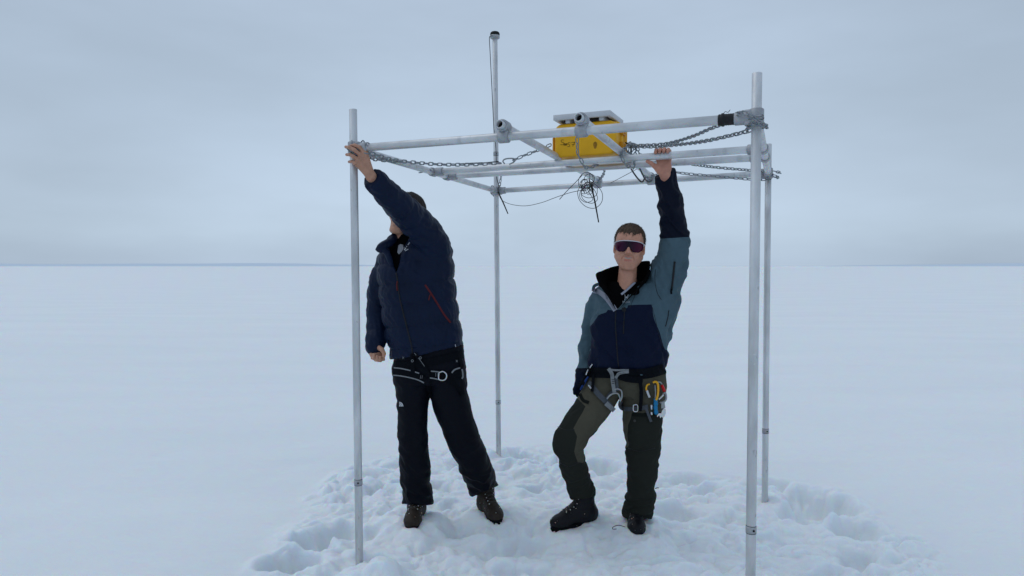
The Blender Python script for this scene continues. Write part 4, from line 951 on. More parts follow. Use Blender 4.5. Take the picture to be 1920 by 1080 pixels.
# --- trousers
lo, hi = P(700, 975, 4.0) - .25, P(965, 630, 4.0) + .3
f = Field((lo[0], 3.72, .05), (hi[0], 4.42, hi[2]), .0052)
rows = [row(640, 742, 868, 4.0, .135), row(670, 738, 869, 4.0, .14), row(700, 739, 870, 4.0, .125), row(716, 744, 866, 4.0, .105)]
f.slices(rows, .02, 2.2)
LA = limbpts([(774, 690, 4.0, 34), (774, 715, 4.0, 33), (773, 765, 3.99, 29), (774, 815, 3.97, 27), (777, 860, 3.99, 28), (781, 905, 4.04, 28), (782, 930, 4.07, 28), (782, 946, 4.08, 29)])
LB = limbpts([(833, 684, 4.0, 36), (837, 708, 4.0, 35.5), (846, 755, 3.99, 34), (862, 805, 4.0, 31), (881, 850, 4.05, 30), (896, 885, 4.13, 29), (906, 908, 4.20, 28), (911, 921, 4.22, 27)])
f.limb(*LA, k=.03); f.limb(*LB, k=.03)
sl, p = f.block(f.lo, f.lo + f.h * (f.n - 1)); px, py = proj(p)
cut = (py - np.where(px < 835, 944 + (782 - px) * .02, 921 - (px - 905) * .35)) / 320; f.D = np.maximum(f.D, cut.astype(np.float32)); del px, py, cut
V, F = f.mesh(); N = vnormals(V, F); px, py = proj(V); lowmask = .45 + .9 * np.clip((py - 860) / 60, 0, 1) + .35 * np.exp(-((py - 820) / 25) ** 2)
V = folds(V, N, 4, 13, .0095, 3, 6, lowmask); V = folds(V, N, 9, 9, .005, 8, 0); V = relax(V, F, 1)
TR1 = mesh_obj('trousers', V, F, M['pants'], p1)
# --- jacket
f = Field((-.98, 3.38, .92), (-.22, 4.28, 2.08), .0050)
rows = [row(676, 734, 871, 3.99, .145), row(655, 730, 871, 3.99, .158), row(640, 727, 869, 3.99, .160), row(600, 719, 862, 3.98, .165), row(560, 713, 856, 3.98, .168), row(520, 709, 852, 3.98, .165), row(490, 708, 850, 3.99, .155), row(468, 716, 848, 4.0, .135), row(450, 735, 838, 4.02, .10), row(438, 756, 815, 4.03, .07)]
def qt(p):
    s = p[..., 2] - .10 * p[..., 0] ; d = .012 * (np.sqrt(np.abs(np.sin(np.pi * s / .122))) - .8); zt = p[..., 2]
    return d * np.clip((1.66 - zt) / .12, .25, 1)
f.slices(rows, .02, 2.3, qt)
AL = [(812, 470, 3.93, 35), (802, 446, 3.88, 33), (782, 420, 3.80, 30.5), (761, 398, 3.71, 28), (741, 378, 3.63, 25.5), (720, 357, 3.56, 23.2), (702, 337, 3.51, 21)]
f.limb(*limbpts(AL), k=.035, rfun=quilt(.092, .0115, .1))
AR = [(724, 492, 4.02, 18), (712, 530, 4.04, 20), (706, 575, 4.05, 18.5), (706, 605, 4.03, 18), (705, 630, 3.99, 18.5), (703, 651, 3.96, 17.5)]
f.limb(*limbpts(AR), k=.018, rfun=quilt(.095, .0065, .5))
sl, p = f.block(f.lo, f.lo + f.h * (f.n - 1)); px, py = proj(p)
hem = (py - np.interp(px, [733, 775, 820, 871], [673, 669, 658, 645])) / 330; f.D = np.maximum(f.D, np.where(px > 724, hem, -1).astype(np.float32))
cuff = P(699, 334, 3.50); dc = unit(P(699, 334, 3.50) - P(725, 356, 3.58)); f.D = np.maximum(f.D, np.where((p @ dc - cuff @ dc > -.06) & (px < 740) & (py < 400), (p - cuff) @ dc, -1).astype(np.float32))
V1 = [(752, 436), (770, 444), (759, 459), (753, 476), (747, 506), (743, 512), (733, 490), (729, 462), (735, 440)]
cutv = in_poly(px, py, V1) & (p[..., 1] < 3.97); f.D = np.where(cutv, np.maximum(f.D, .004), f.D); del px, py
V, F = f.mesh(); N = vnormals(V, F); px, py = proj(V)
V = folds(V, N, 12, 26, .0036, 13, 20); V = folds(V, N, 30, 8, .0024, 23, 0); V = relax(V, F, 1, .4)
JK1 = mesh_obj('down_jacket', V, F, M['navy'], p1)
# inner black jacket and grey shirt
f = Field((-.85, 3.75, 1.3), (-.3, 4.2, 1.85), .005)
f.slices([row(540, 725, 838, 3.985, .135), row(500, 718, 838, 3.985, .135), row(470, 726, 830, 4.0, .115), row(452, 738, 800, 4.0, .085), row(438, 741, 795, 4.0, .075)], .02)
V, F = f.mesh(); V = relax(V, F, 1); IN1 = mesh_obj('inner_jacket', V, F, M['fleece'], p1)
# --- head
MH1 = rot_head(762, 404, 3.985, -.55, -.16, .10, 1.0)
hands = Field((-1.0, 3.36, 1.9), (-.65, 3.62, 2.2), .0022)
pinned = [P(697, 334, 3.50), P(713, 349, 3.545)]
wr = P(697, 333, 3.495)
nrm = np.array([0, 1., .1])
K = [P(686, 288, 3.455), P(679, 293, 3.447), P(673.5, 301, 3.447), P(671, 310, 3.455)]
for kn, r in zip(K, (.0125, .0125, .0120, .0110)): hands.cone(wr + (kn - wr) * .1, kn, .018, r, .014, (nrm, .85))
hands.cone(P(712, 347, 3.54), wr, .028, .0245, .015)
for kn in K: hands.ell(kn + np.array([0, -.006, 0]), (.008, .006, .008), .008)
finger(hands, [K[0], P(674, 276, 3.437), P(665, 272.5, 3.437), P(658, 273, 3.452)], [.0105, .0092, .0084, .0074])
finger(hands, [K[1], P(664, 281, 3.425), P(655, 276.5, 3.428), P(648.5, 275.5, 3.448)], [.0108, .0095, .0086, .0075])
finger(hands, [K[2], P(663, 294, 3.425), P(656, 290, 3.432), P(650, 290, 3.452)], [.0105, .0092, .0084, .0074])
finger(hands, [K[3], P(665, 305.5, 3.432), P(659.5, 303, 3.440), P(654.5, 303.5, 3.458)], [.0095, .0085, .0078, .0068])
finger(hands, [P(692, 318, 3.49), P(687, 302, 3.53), P(679, 291, 3.545), P(671, 285, 3.545)], [.015, .012, .0105, .009])
hv, hf = hands.mesh()
h2 = Field((-.92, 3.82, .88), (-.68, 4.05, 1.12), .0022)
w2 = P(704, 646, 3.955); kk = [P(697.5, 664, 3.93), P(703.5, 667.5, 3.925), P(709.5, 668.5, 3.93), P(715, 666.5, 3.94)]
h2.cone(P(704, 630, 3.97), w2, .029, .026, .01)
for q, r in zip(kk, (.015, .015, .014, .013)): h2.cone(w2 + (q - w2) * .15, q, .019, r, .014)
for q, r in zip(kk, (.0102, .0104, .0100, .0092)):
    a = P(*[proj(q)[0] + 1, proj(q)[1] + 7], q[1] - .014); b = P(proj(q)[0] + 4, proj(q)[1] + 7.5, q[1] - .036); c_ = P(proj(q)[0] + 3.5, proj(q)[1] + 1, q[1] - .042); finger(h2, [q, a, b, c_], [r, r * .95, r * .9, r * .8])
finger(h2, [P(709, 651, 3.93), P(716.5, 656, 3.905), P(720, 663, 3.895), P(719.5, 668, 3.893)], [.0155, .0125, .0108, .0092])
h2v, h2f = h2.mesh()
def body_inner(extra, torso, limbs, h=.008):
    lo = np.min([np.min(a, 0) for a in extra], 0); 
    lo = np.array([min(min(p[0] for p in l[0]) for l in limbs) - .15, 3.4, .04]); hi = np.array([max(max(p[0] for p in l[0]) for l in limbs) + .15, 4.35, max(max(p[2] for p in l[0]) for l in limbs) + .12])
    f = Field(lo, hi, h); f.slices(torso, .02)
    for l in limbs: f.limb(*l, k=.02)
    return f.mesh()
def join(parts):
    V = []; F = []; n = 0
    for v, f_ in parts: V.append(np.asarray(v)); F.append(np.asarray(f_) + n); n += len(v)
    return np.vstack(V), np.vstack(F)
thin = lambda L_, k=.62, cap=None: ([q for q in L_[0]], [min(r * k, cap if (cap and i > len(L_[1]) * .45) else 9) for i, r in enumerate(L_[1])])
bi = body_inner([hv], [row(690, 752, 856, 4.0, .10), row(600, 735, 845, 3.985, .115), row(520, 728, 836, 3.985, .115), row(480, 732, 834, 4.0, .09)],
                [thin(LA, .6, .030), thin(LB, .6, .030), thin(limbpts(AL), .55), thin(limbpts(AR), .6), ([P(782, 480, 4.02), P(772, 450, 4.01)], [.06, .058]), ([LA[0][-1], P(781, 972, 4.085)], [.03, .028]), ([LB[0][-1], P(912, 940, 4.215)], [.03, .028])])
BV, BF = join([bi, (place(HEADV, MH1), HEADF), (hv, hf), (h2v, h2f)])
mesh_obj('body', BV, BF, M['skin2'], p1)
hair_obj(p1, MH1, lambda x: .078 - .25 * np.abs(x), -.02, M['hair_dk'], 5, n=900)
B1 = bvh_of([JK1, TR1, IN1])
# white-grey shirt in the neck opening
patch('shirt', [[(747, 460), (751, 457.5), (756, 459), (756.5, 466), (753, 472), (748, 477), (745, 473), (746, 466)]], B1, M['shirt'], p1, .003, 3.87)
# turned-down hood lobe
f = Field((-.95, 3.8, 1.5), (-.5, 4.15, 1.78), .0045)
f.limb(*limbpts([(708, 467, 3.88, 3.5), (716, 461, 3.87, 6.5), (727, 456, 3.89, 8), (738, 447, 3.94, 8.5), (752, 438, 4.03, 8.5), (778, 434, 4.12, 9), (800, 440, 4.05, 9)]), k=.01); f.limb(*limbpts([(710, 471, 3.88, 3.5), (722, 470, 3.875, 5), (729, 482, 3.86, 5.5), (735, 498, 3.85, 4)]), k=.012)
V, F = f.mesh(); N = vnormals(V, F); V = folds(V, N, 22, 22, .004, 31); mesh_obj('collar', relax(V, F, 1), F, M['navy'], p1)
# zip, pocket, emblem
cord('front_zip', [(743, 512), (746, 530), (749, 556), (757, 590), (765, 622), (771, 645), (774, 668)], .0042, B1, M['navyzip'], p1, .001, 3.82)
cord('zip_pull', [(745, 527), (744, 534), (745, 545)], .004, B1, M['redzip'], p1, .004, 3.82)
strap('pocket_zip', [(797, 534), (808, 550), (820, 569), (833, 590), (845, 605)], 3.4, B1, M['redzip'], p1, .001, .002, 3.82)
strap('zip_pull', [(807, 552), (805, 557), (804, 563)], 2.2, B1, M['redzip'], p1, .004, .002, 3.82)
cord('cuff_cord', [(728, 637), (729, 642), (727, 648)], .0022, B1, M['web'], p1, .003, 3.9)
patch('chest_emblem', [[(757, 463), (763, 461), (763, 463), (758, 465)], [(757, 468), (760, 465), (762, 465), (759, 469)], [(764, 459), (767.5, 454), (768.5, 455), (765.5, 460)], [(759, 470), (765, 466.5), (766, 467.5), (760, 471)]], B1, M['logo'], p1, .003, 3.84)
# --- boots
gz = lambda x, y: float(ground_z(x, y))
a1 = P(781, 960, 4.085); a1[2] = gz(a1[0], 4.0) - .038
boot(p1, a1, (-.02, -1.0), M['boot_br'], .02, .21)
a2 = P(912, 940, 4.215); a2[2] = gz(a2[0] + .04, 4.1) - .038
boot(p1, a2, (.40, -1.0), M['boot_br'], .03, .22)
# --- harness
def loop_band(name, limb, i_t, w, th, m, root, tilt=(0, 0), clipx=None):
    """a ring of webbing round a leg, following its radius"""
    q = catmull([np.r_[p, r] for p, r in zip(*limb)], 10); t = i_t * (len(q) - 1); i = int(t); c = q[i, :3]; r = q[i, 3]; d = unit(q[min(i + 2, len(q) - 1), :3] - q[max(i - 2, 0), :3])
    n = unit(d + np.array([tilt[0], 0, 0]) + np.array([0, tilt[1], 0])); _, u, w_ = frame_of(n); V = []; F = []; N_ = 48
    for k in range(N_):
        a = 2 * math.pi * k / N_; e = math.cos(a) * u + math.sin(a) * w_; rr = r * (1 + .0 * k)
        for s_, o_ in ((-w / 2, 0), (-w / 2, th), (w / 2, th), (w / 2, 0)): V.append(c + e * (rr + o_) + n * s_)
    for k in range(N_):
        j = (k + 1) % N_
        for s_ in range(4): F.append((k * 4 + s_, j * 4 + s_, j * 4 + (s_ + 1) % 4, k * 4 + (s_ + 1) % 4))
    return mesh_obj(name, V, F, m, root)
HN1 = strap('harness', [(738, 684), (762, 685), (800, 680), (840, 671), (868, 664)], 15, B1, M['web'], p1, .003, .004, 3.85)
strap('leg_loop', [(736, 697), (755, 698), (772, 702), (787, 709), (797, 716)], 15, B1, M['web'], HN1, .004, .005, 3.86)
strap('leg_loop', [(806, 704), (826, 706), (850, 704), (869, 699)], 14, B1, M['web'], HN1, .004, .005, 3.86)
for pts in ([(738, 689.5), (752, 691), (770, 695), (786, 700)], [(737, 703.5), (752, 705), (772, 709), (785, 713), (795, 718)], [(808, 696), (820, 697), (828, 698)], [(806, 708.5), (815, 710), (828, 713)]):
    strap('trim', pts, 2.2, B1, M['web_lt'], HN1, .010, .003, 3.86)
strap('trim', [(847, 699), (853, 693), (864, 690), (867, 695), (868, 706), (866, 710)], 2.8, B1, M['web_lt'], HN1, .010, .003, 3.86)
strap('riser', [(773, 664), (773, 682), (774, 700)], 8, B1, M['web'], HN1, .010, .004, 3.86)
strap('riser', [(777, 662), (788, 678), (798, 692), (805, 706)], 7, B1, M['web'], HN1, .011, .004, 3.86)
cord('stitching', [(777, 662), (789, 677), (796, 687)], .0015, B1, M['web_lt'], HN1, .018, 3.86)
strap('loop_tail', [(838, 711), (852, 720), (864, 732), (868, 740)], 8, B1, M['web'], HN1, .009, .003, 3.86)
strap('hanging_tail', [(808, 716), (807, 728), (806, 738)], 3.4, B1, M['web'], HN1, .006, .004, 3.87)
strap('tail_end', [(804, 739), (809, 744)], 7, B1, M['web'], HN1, .006, .005, 3.87)
def ring(mb, pts, Y, r, n=8):
    tube(mb, catmull([P(x, y, Y) for x, y in pts] + [P(*pts[0], Y)], 6)[:-1], r, n, closed=True)
def surfY(b, x, y, d=3.85):
    h = hit(b, x, y, d); return (h[1] if h is not None else d)
def ring_part(name, pts, r, m, root, b, off=.012, Y=None):
    ys = [surfY(b, x, y) for x, y in pts]; Y = min(ys) - off if Y is None else Y; mb = MB(); ring(mb, pts, Y, r); return mb.build(name, m, root)
ring_part('buckle', [(823, 699), (830, 696.5), (836.5, 701), (837, 708), (832, 713), (823, 711)], .0036, M['steel'], HN1, B1, .016)
for x, y in ((773, 676.5), (788, 671)): ring_part('ring', [(x - 2.2, y), (x, y - 2.4), (x + 2.2, y), (x, y + 2.4)], .0016, M['web_lt'], HN1, B1, .017)
for x, y in ((756, 671), (856.5, 677)):
    for a, b_ in (((x - 1.8, y - 2), (x + 1.8, y + 2)), ((x + 1.6, y - 2), (x - 1.6, y + 2))): cord('stitch_mark', [a, b_], .0013, B1, M['web_lt'], HN1, .012, 3.86)
cord('stitch_mark', [(853.6, 646), (854.4, 650)], .002, B1, M['logo'], HN1, .012, 3.86)
for x in (788, 791): cord('stitch_mark', [(x + 1, 704), (x, 710)], .0014, B1, M['web_lt'], HN1, .013, 3.86)
for x in (817, 820.5): cord('stitch_mark', [(x, 699), (x, 706)], .0014, B1, M['web_lt'], HN1, .013, 3.86)
strap('gear_loop', [(862, 672), (866, 682), (866, 692)], 6, B1, M['web'], HN1, .008, .006, 3.88)
# white dome emblem on the thigh
for r0, r1 in ((.2, 3.2), (3.9, 6.0), (6.6, 8.6)):
    pts = []
    for k in range(8): a = math.pi * (.5 * k / 7); pts.append((748.5 + r1 * math.cos(a) * .9, 762 - r1 * math.sin(a)))
    for k in range(7, -1, -1): a = math.pi * (.5 * k / 7); pts.append((748.5 + r0 * math.cos(a) * .9, 762 - r0 * math.sin(a)))
    patch('thigh_emblem', [pts], B1, M['logo'], p1, .003, 3.88)

# ================================================================== PERSON in the teal jacket (right)
p2 = thing('person', 'smiling person in a teal and navy jacket and mirrored sunglasses holding the middle bar', 'person', (.62, 3.95, 0))
f = Field((.12, 3.62, .04), (.95, 4.22, 1.02), .0050)
f.slices([row(680, 1108, 1244, 3.91, .125), row(700, 1103, 1247, 3.91, .13), row(722, 1101, 1247, 3.91, .12), row(738, 1106, 1242, 3.91, .105)], .02)
QA = limbpts([(1132, 728, 3.90, 33), (1107, 770, 3.84, 33), (1080, 805, 3.79, 31.5), (1067, 832, 3.77, 29.5), (1072, 865, 3.83, 25.5), (1082, 895, 3.93, 24), (1091, 920, 4.0, 22.5), (1094, 935, 4.03, 22.5)])
QB = limbpts([(1206, 728, 3.91, 40), (1205, 775, 3.89, 37.5), (1205, 820, 3.87, 34), (1205, 860, 3.88, 30), (1204, 900, 3.92, 26.5), (1199, 940, 3.98, 25.5), (1194, 968, 4.01, 25.5), (1193, 980, 4.02, 25.5)])
f.limb(*QA, k=.03); f.limb(*QB, k=.03)
sl, p = f.block(f.lo, f.lo + f.h * (f.n - 1)); px, py = proj(p)
cut = (py - np.where(px < 1135, 931 + (1094 - px) * .1, 979 - (px - 1190) * .12)) / 330; f.D = np.maximum(f.D, cut.astype(np.float32)); del px, py, cut
V, F = f.mesh(); N = vnormals(V, F); px, py = proj(V)
lm = .35 + 1.3 * np.clip((py - 880) / 50, 0, 1) + .7 * np.exp(-((py - 850) / 25) ** 2)
V = folds(V, N, 4, 16, .0095, 43, -5, lm); V = folds(V, N, 8, 10, .0045, 48, 0); V = relax(V, F, 1)
cxf, cyf = px[F].mean(1), py[F].mean(1)
ol1 = [(1095, 690), (1250, 690), (1250, 772), (1184, 776), (1178, 800), (1177, 838), (1171, 842), (1160, 800), (1155, 772), (1120, 805), (1103, 822), (1099, 830), (1097, 848), (1094, 868), (1084, 868), (1076, 846), (1082, 818), (1075, 803), (1098, 762), (1080, 745), (1090, 730)]

knee = (cxf > 1030) & (cxf < 1100) & (cyf > 800) & (cyf < 862)
TR2 = mesh_obj('trousers', V, F, M['olive'], p2); panels(TR2, M['olive'], [('dark_panel', -poly_sd(px, py, ol1), (.0185, .0205, .0170))])
# --- jacket
f = Field((.30, 3.55, .88), (1.08, 4.20, 2.07), .0048)
rows = [row(694, 1107, 1243, 3.90, .135), row(684, 1102, 1248, 3.90, .148), row(672, 1104, 1250, 3.90, .152), row(650, 1108, 1253, 3.90, .15), row(620, 1109, 1260, 3.90, .15), row(590, 1110, 1267, 3.90, .15), row(565, 1112, 1268, 3.91, .145), row(545, 1117, 1264, 3.92, .125), row(532, 1130, 1252, 3.93, .10)]
f.slices(rows, .025, 2.3)
RA = [(1226, 590, 3.91, 37), (1240, 545, 3.90, 35), (1254, 505, 3.88, 31), (1263, 470, 3.87, 27), (1265, 445, 3.86, 25), (1260, 410, 3.84, 23.5), (1256, 380, 3.82, 21.5), (1250, 350, 3.80, 19), (1246, 326, 3.785, 18)]
f.limb(*limbpts(RA), k=.03)
RB = [(1128, 562, 3.94, 22), (1113, 600, 4.0, 20), (1106, 640, 4.03, 18.5), (1101, 672, 4.03, 17), (1096, 690, 4.02, 15.5), (1091, 706, 4.01, 14)]
f.limb(*limbpts(RB), k=.012)
sl, p = f.block(f.lo, f.lo + f.h * (f.n - 1)); px, py = proj(p)
cc_ = P(1244.5, 326, 3.785); dc = unit(P(1244, 322, 3.785) - P(1250.5, 352, 3.80) + np.array([-.02, 0, 0])); f.D = np.maximum(f.D, np.where((py < 360), (p - cc_) @ dc, -1).astype(np.float32))
V2 = [(1150, 500), (1196, 500), (1198, 526), (1192, 536), (1178, 556), (1160, 580), (1152, 582), (1140, 560), (1130, 535), (1128, 515)]
cutv = in_poly(px, py, V2) & (p[..., 1] < 3.93); f.D = np.where(cutv, np.maximum(f.D, .004), f.D); del px, py
V, F = f.mesh(); N = vnormals(V, F); px, py = proj(V)
arm = (px > 1222) & (py < 520)
V = folds(V, N, 5, 9, .014, 53, 14, np.where(arm, .9, .75)); V = folds(V, N, 10, 14, .0075, 57, -8); bag = np.exp(-((py - 676) / 14) ** 2) * (px > 1104); V = V + vnormals(V, F) * (.006 * bag * fbm(V * 14, 2, 5))[:, None]
V = relax(V, F, 1); cxf, cyf = px[F].mean(1), py[F].mean(1); Yf = V[F][:, :, 1].mean(1)
navy_poly = [(1119, 592), (1138, 586), (1140, 581), (1152, 583), (1176, 578), (1177, 573), (1222, 570), (1232, 610), (1244, 654), (1252, 658), (1252, 700), (1095, 700), (1100, 672), (1108, 655), (1101, 640), (1104, 625)]
sn = np.minimum(poly_sd(px, py, navy_poly), (3.93 - V[:, 1]) * 300); sb = np.where(px > 1215, 446 - (px - 1262) * .06 - py, np.where(px < 1103, py - 690.0, -9))
JK2 = mesh_obj('shell_jacket', V, F, M['teal'], p2); panels(JK2, M['teal'], [('navy_panel', sn, (.0028, .0066, .024)), ('black_panel', sb, (.0040, .0064, .0165))])
f = Field((.42, 3.7, 1.2), (.95, 4.1, 1.66), .005)
f.slices([row(600, 1122, 1240, 3.905, .135), row(570, 1124, 1240, 3.905, .133), row(545, 1128, 1230, 3.91, .120), row(528, 1136, 1215, 3.92, .095)], .02)
V, F = f.mesh(); px, py = proj(V)
fn = Field((.42, 3.7, 1.2), (.95, 4.1, 1.66), .005); IN2 = None
neckcut = [(1160, 500), (1190, 500), (1186, 528), (1172, 545), (1166, 540), (1160, 532)]
sl, p = f.block(f.lo, f.lo + f.h * (f.n - 1)); px, py = proj(p); f.D = np.where(in_poly(px, py, neckcut) & (p[..., 1] < 3.90), np.maximum(f.D, .004), f.D)
V, F = f.mesh(); IN2 = mesh_obj('inner_jacket', relax(V, F, 1), F, M['fleece'], p2)
# stand-up fleece collar, open at the front
def collar(name, top, bot, m, root, th=.007):
    n = 40; a = catmull([P(*q) for q in top], 8); b = catmull([P(*q) for q in bot], 8); a = np.stack([np.interp(np.linspace(0, 1, n), np.linspace(0, 1, len(a)), a[:, i]) for i in range(3)], 1); b = np.stack([np.interp(np.linspace(0, 1, n), np.linspace(0, 1, len(b)), b[:, i]) for i in range(3)], 1)
    c = (a + b).mean(0) / 2; V = []; K_ = 6
    for side in (0, 1):
        for i in range(n):
            for k in range(K_ + 1):
                t = k / K_; q = b[i] * (1 - t) + a[i] * t; o_ = q - c; o_[2] = 0; o_ = unit(o_); V.append(q + o_ * (th * side + .012 * math.sin(math.pi * t) ) + .004 * float(vnoise(q * 22)) * o_)
    F = []; S_n = n * (K_ + 1)
    for i in range(n - 1):
        for k in range(K_):
            e = i * (K_ + 1) + k; F += [(e, e + 1, e + K_ + 2, e + K_ + 1), (S_n + e, S_n + e + K_ + 1, S_n + e + K_ + 2, S_n + e + 1)]
        e = i * (K_ + 1) + K_; F.append((e, S_n + e, S_n + e + K_ + 1, e + K_ + 1)); e = i * (K_ + 1); F.append((e, e + K_ + 1, S_n + e + K_ + 1, S_n + e))
    for i in (0, n - 1):
        for k in range(K_): e = i * (K_ + 1) + k; F.append((e, S_n + e, S_n + e + 1, e + 1) if i == 0 else (e, e + 1, S_n + e + 1, S_n + e))
    return mesh_obj(name, V, F, m, root)
collar('fleece_collar', [(1152, 566, 3.755), (1136, 545, 3.765), (1118, 516, 3.80), (1133, 507, 3.86), (1150, 500, 3.95), (1180, 494, 4.01), (1210, 489, 3.97), (1217, 492, 3.90), (1216, 508, 3.83), (1199, 536, 3.765), (1168, 572, 3.755)],
       [(1155, 580, 3.76), (1148, 562, 3.77), (1143, 550, 3.80), (1142, 540, 3.88), (1150, 536, 3.97), (1180, 534, 3.99), (1203, 534, 3.96), (1206, 538, 3.88), (1194, 546, 3.80), (1180, 556, 3.775), (1160, 581, 3.76)], M['fleece'], p2)
# head
MH2 = rot_head(1180, 463.5, 3.855, -.20, -.07, .065, .985)
hands = Field((.62, 3.66, 1.95), (.98, 3.92, 2.22), .0021)
B0 = on_line_px(mL1, mR1, 1243); ax_ = unit(mR1 - mL1); nb = unit(np.array([-ax_[1], ax_[0], 0])); up = np.array([0, 0, 1.])
def hp(s, n_, z): return B0 + ax_ * s + nb * n_ + up * z
wrist = hp(.004, .030, -.098); ks = [-.036, -.014, .008, .029]
for s_, r in zip(ks, (.0125, .0125, .012, .011)): hands.cone(wrist + (hp(s_, .033, -.01) - wrist) * .12, hp(s_, .033, -.006), .019, r, .014)
hands.cone(P(1247, 338, 3.79), wrist, .029, .026, .014); hands.ell(hp(-.026, .018, -.062), (.019, .017, .028), .014); hands.ell(hp(.028, .020, -.06), (.014, .013, .026), .012)
for s_, r, tz in zip(ks, (.0102, .0104, .0099, .0088), (0, .002, .001, -.001)):
    finger(hands, [hp(s_, .033, -.006), hp(s_, .026, .028), hp(s_ + .001, -.004, .033 + tz), hp(s_ + .002, -.025, .017 + tz)], [r * 1.05, r, r * .95, r * .86], .004)
finger(hands, [hp(-.022, .020, -.075), hp(-.048, .010, -.050), hp(-.064, -.004, -.034), hp(-.082, -.012, -.026)], [.016, .0125, .0108, .0088])
hv, hf = hands.mesh()
bi = body_inner([hv], [row(700, 1118, 1234, 3.91, .095), row(620, 1124, 1240, 3.90, .105), row(560, 1126, 1242, 3.91, .10), row(535, 1140, 1228, 3.93, .07)],
                [thin(QA, .6, .030), thin(QB, .6, .030), thin(limbpts(RA), .6), thin(limbpts(RB), .6), ([P(1176, 560, 3.93), P(1176, 530, 3.92)], [.058, .056]), ([QA[0][-1], P(1095, 965, 4.03)], [.03, .028]), ([QB[0][-1], P(1191, 990, 3.99)], [.03, .028]), ([P(1091, 706, 4.01), P(1089, 712, 4.0)], [.026, .022])])
BV, BF = join([bi, (place(long_face(HEADV), MH2), HEADF), (hv, hf)])
BD2 = mesh_obj('body', BV, BF, M['skin'], p2)
# stubble and flush as a colour attribute
nb_, nh = len(bi[0]), len(HEADV); bd = np.zeros(len(BV), np.float32); hvv = HEADV
must = np.exp(-((hvv[:, 2] + .049) / .007) ** 2 - (hvv[:, 0] / .026) ** 4) * (hvv[:, 1] < -.07); jaw = np.clip((-.060 - hvv[:, 2]) / .03, 0, 1) * (hvv[:, 1] < .02) * (hvv[:, 2] > -.125)
lipm = (np.exp(-((hvv[:, 2] + .0565) / .0035) ** 2) + np.exp(-((hvv[:, 2] + .0725) / .005) ** 2)) * (np.abs(hvv[:, 0]) < .021) * (hvv[:, 1] < -.08)
bd[nb_:nb_ + nh] = np.clip(.38 * must + .22 * jaw, 0, 1) * (1 - np.clip(lipm, 0, 1))
at = BD2.data.attributes.new('stubble', 'FLOAT', 'POINT'); at.data.foreach_set('value', bd)
lp = np.zeros(len(BV), np.float32); lp[nb_:nb_ + nh] = np.clip(lipm, 0, 1) + .5 * np.exp(-(((hvv - np.array([0, -.108, -.03])) / .012) ** 2).sum(1)); lp[nb_ + nh:] = .28
at = BD2.data.attributes.new('flush', 'FLOAT', 'POINT'); at.data.foreach_set('value', np.clip(lp, 0, 1))
nt = M['skin'].node_tree; b_ = nt.nodes['Principled BSDF']; src = b_.inputs['Base Color'].links[0].from_socket
for nm, c, s_ in (('stubble', (.16, .085, .05, 1), .8), ('flush', (.42, .13, .11, 1), .75)):
    a_ = nt.nodes.new('ShaderNodeAttribute'); a_.attribute_name = nm; ml = nt.nodes.new('ShaderNodeMath'); ml.operation = 'MULTIPLY'; ml.inputs[1].default_value = s_
    mx = nt.nodes.new('ShaderNodeMix'); mx.data_type = 'RGBA'; nt.links.new(a_.outputs['Fac'], ml.inputs[0]); nt.links.new(ml.outputs[0], mx.inputs['Factor']); nt.links.new(src, mx.inputs['A']); mx.inputs['B'].default_value = c; src = mx.outputs['Result']
nt.links.new(src, b_.inputs['Base Color'])
mb = MB(); V = []
for i in range(9):
    x = -.0185 + .037 * i / 8; y = -.0925 + .0056 * (x / .0185) ** 2; V += [(x, y, -.0590 + .0035 * (x / .0185) ** 2), (x, y, -.0655 + .0055 * (x / .0185) ** 2)]
mb.add(place(long_face(V), MH2), [(2 * i, 2 * i + 1, 2 * i + 3, 2 * i + 2) for i in range(8)]); mb.build('teeth', M['teeth'], p2)
HR2 = hair_obj(p2, MH2, lambda x: .027 + .45 * np.clip(x - .018, 0, .04) - .1 * np.clip(-x, 0, .1) - .010 * np.exp(-((x - .006) / .014) ** 2) + .010 * np.exp(-((x + .055) / .02) ** 2), .012, M['hair'], 15, n=2600)
# sunglasses
sg = thing_child = None
def head_pt(th, z, r=.0): 
    a = math.radians(th); R_ = .088 + r; return (R_ * math.sin(a) * .98, -.015 - R_ * math.cos(a) * 1.02, z)
mb = MB(); V = []; ac = []; n = 37
def low(t):
    u = abs(t) / 62; nz = max(0, 1 - (abs(t) / 15)) ; return -.036 + .026 * nz ** .8 + .020 * max(0, (u - .62) / .38) ** 1.2
def topz(t): return .0235 - .009 * (abs(t) / 62) ** 3
for side in (0, 1):
    for i in range(n):
        t = -62 + 124 * i / (n - 1)
        for k in range(7):
            z = low(t) + (topz(t) - low(t)) * k / 6; V.append(head_pt(t, z, .002 * side + .003 * math.sin(math.pi * k / 6) - .001)); ac.append(i / (n - 1))
F = []; S_n = n * 7
for i in range(n - 1):
    for k in range(6): e = i * 7 + k; F += [(e, e + 7, e + 8, e + 1), (S_n + e, S_n + e + 1, S_n + e + 8, S_n + e + 7)]
    e = i * 7; F.append((e, S_n + e, S_n + e + 7, e + 7)); e += 6; F.append((e, e + 7, S_n + e + 7, S_n + e))
GL = MB(); tube(GL, place([head_pt(t, topz(t) + .002, .0015) for t in np.linspace(-66, 66, 40)], MH2), .0025, 8)
for s_ in (-1, 1):
    tube(GL, place([head_pt(s_ * t, low(t) + (topz(t) - low(t)) * u, .001) for t, u in ((62, .15), (64, .5), (66, .9))], MH2), .0020, 8)
    tube(GL, place(catmull([head_pt(s_ * 64, .014, .001), (s_ * .083, -.035, .012), (s_ * .083, .0, .010), (s_ * .080, .025, .006)], 5), MH2), .0036, 8)
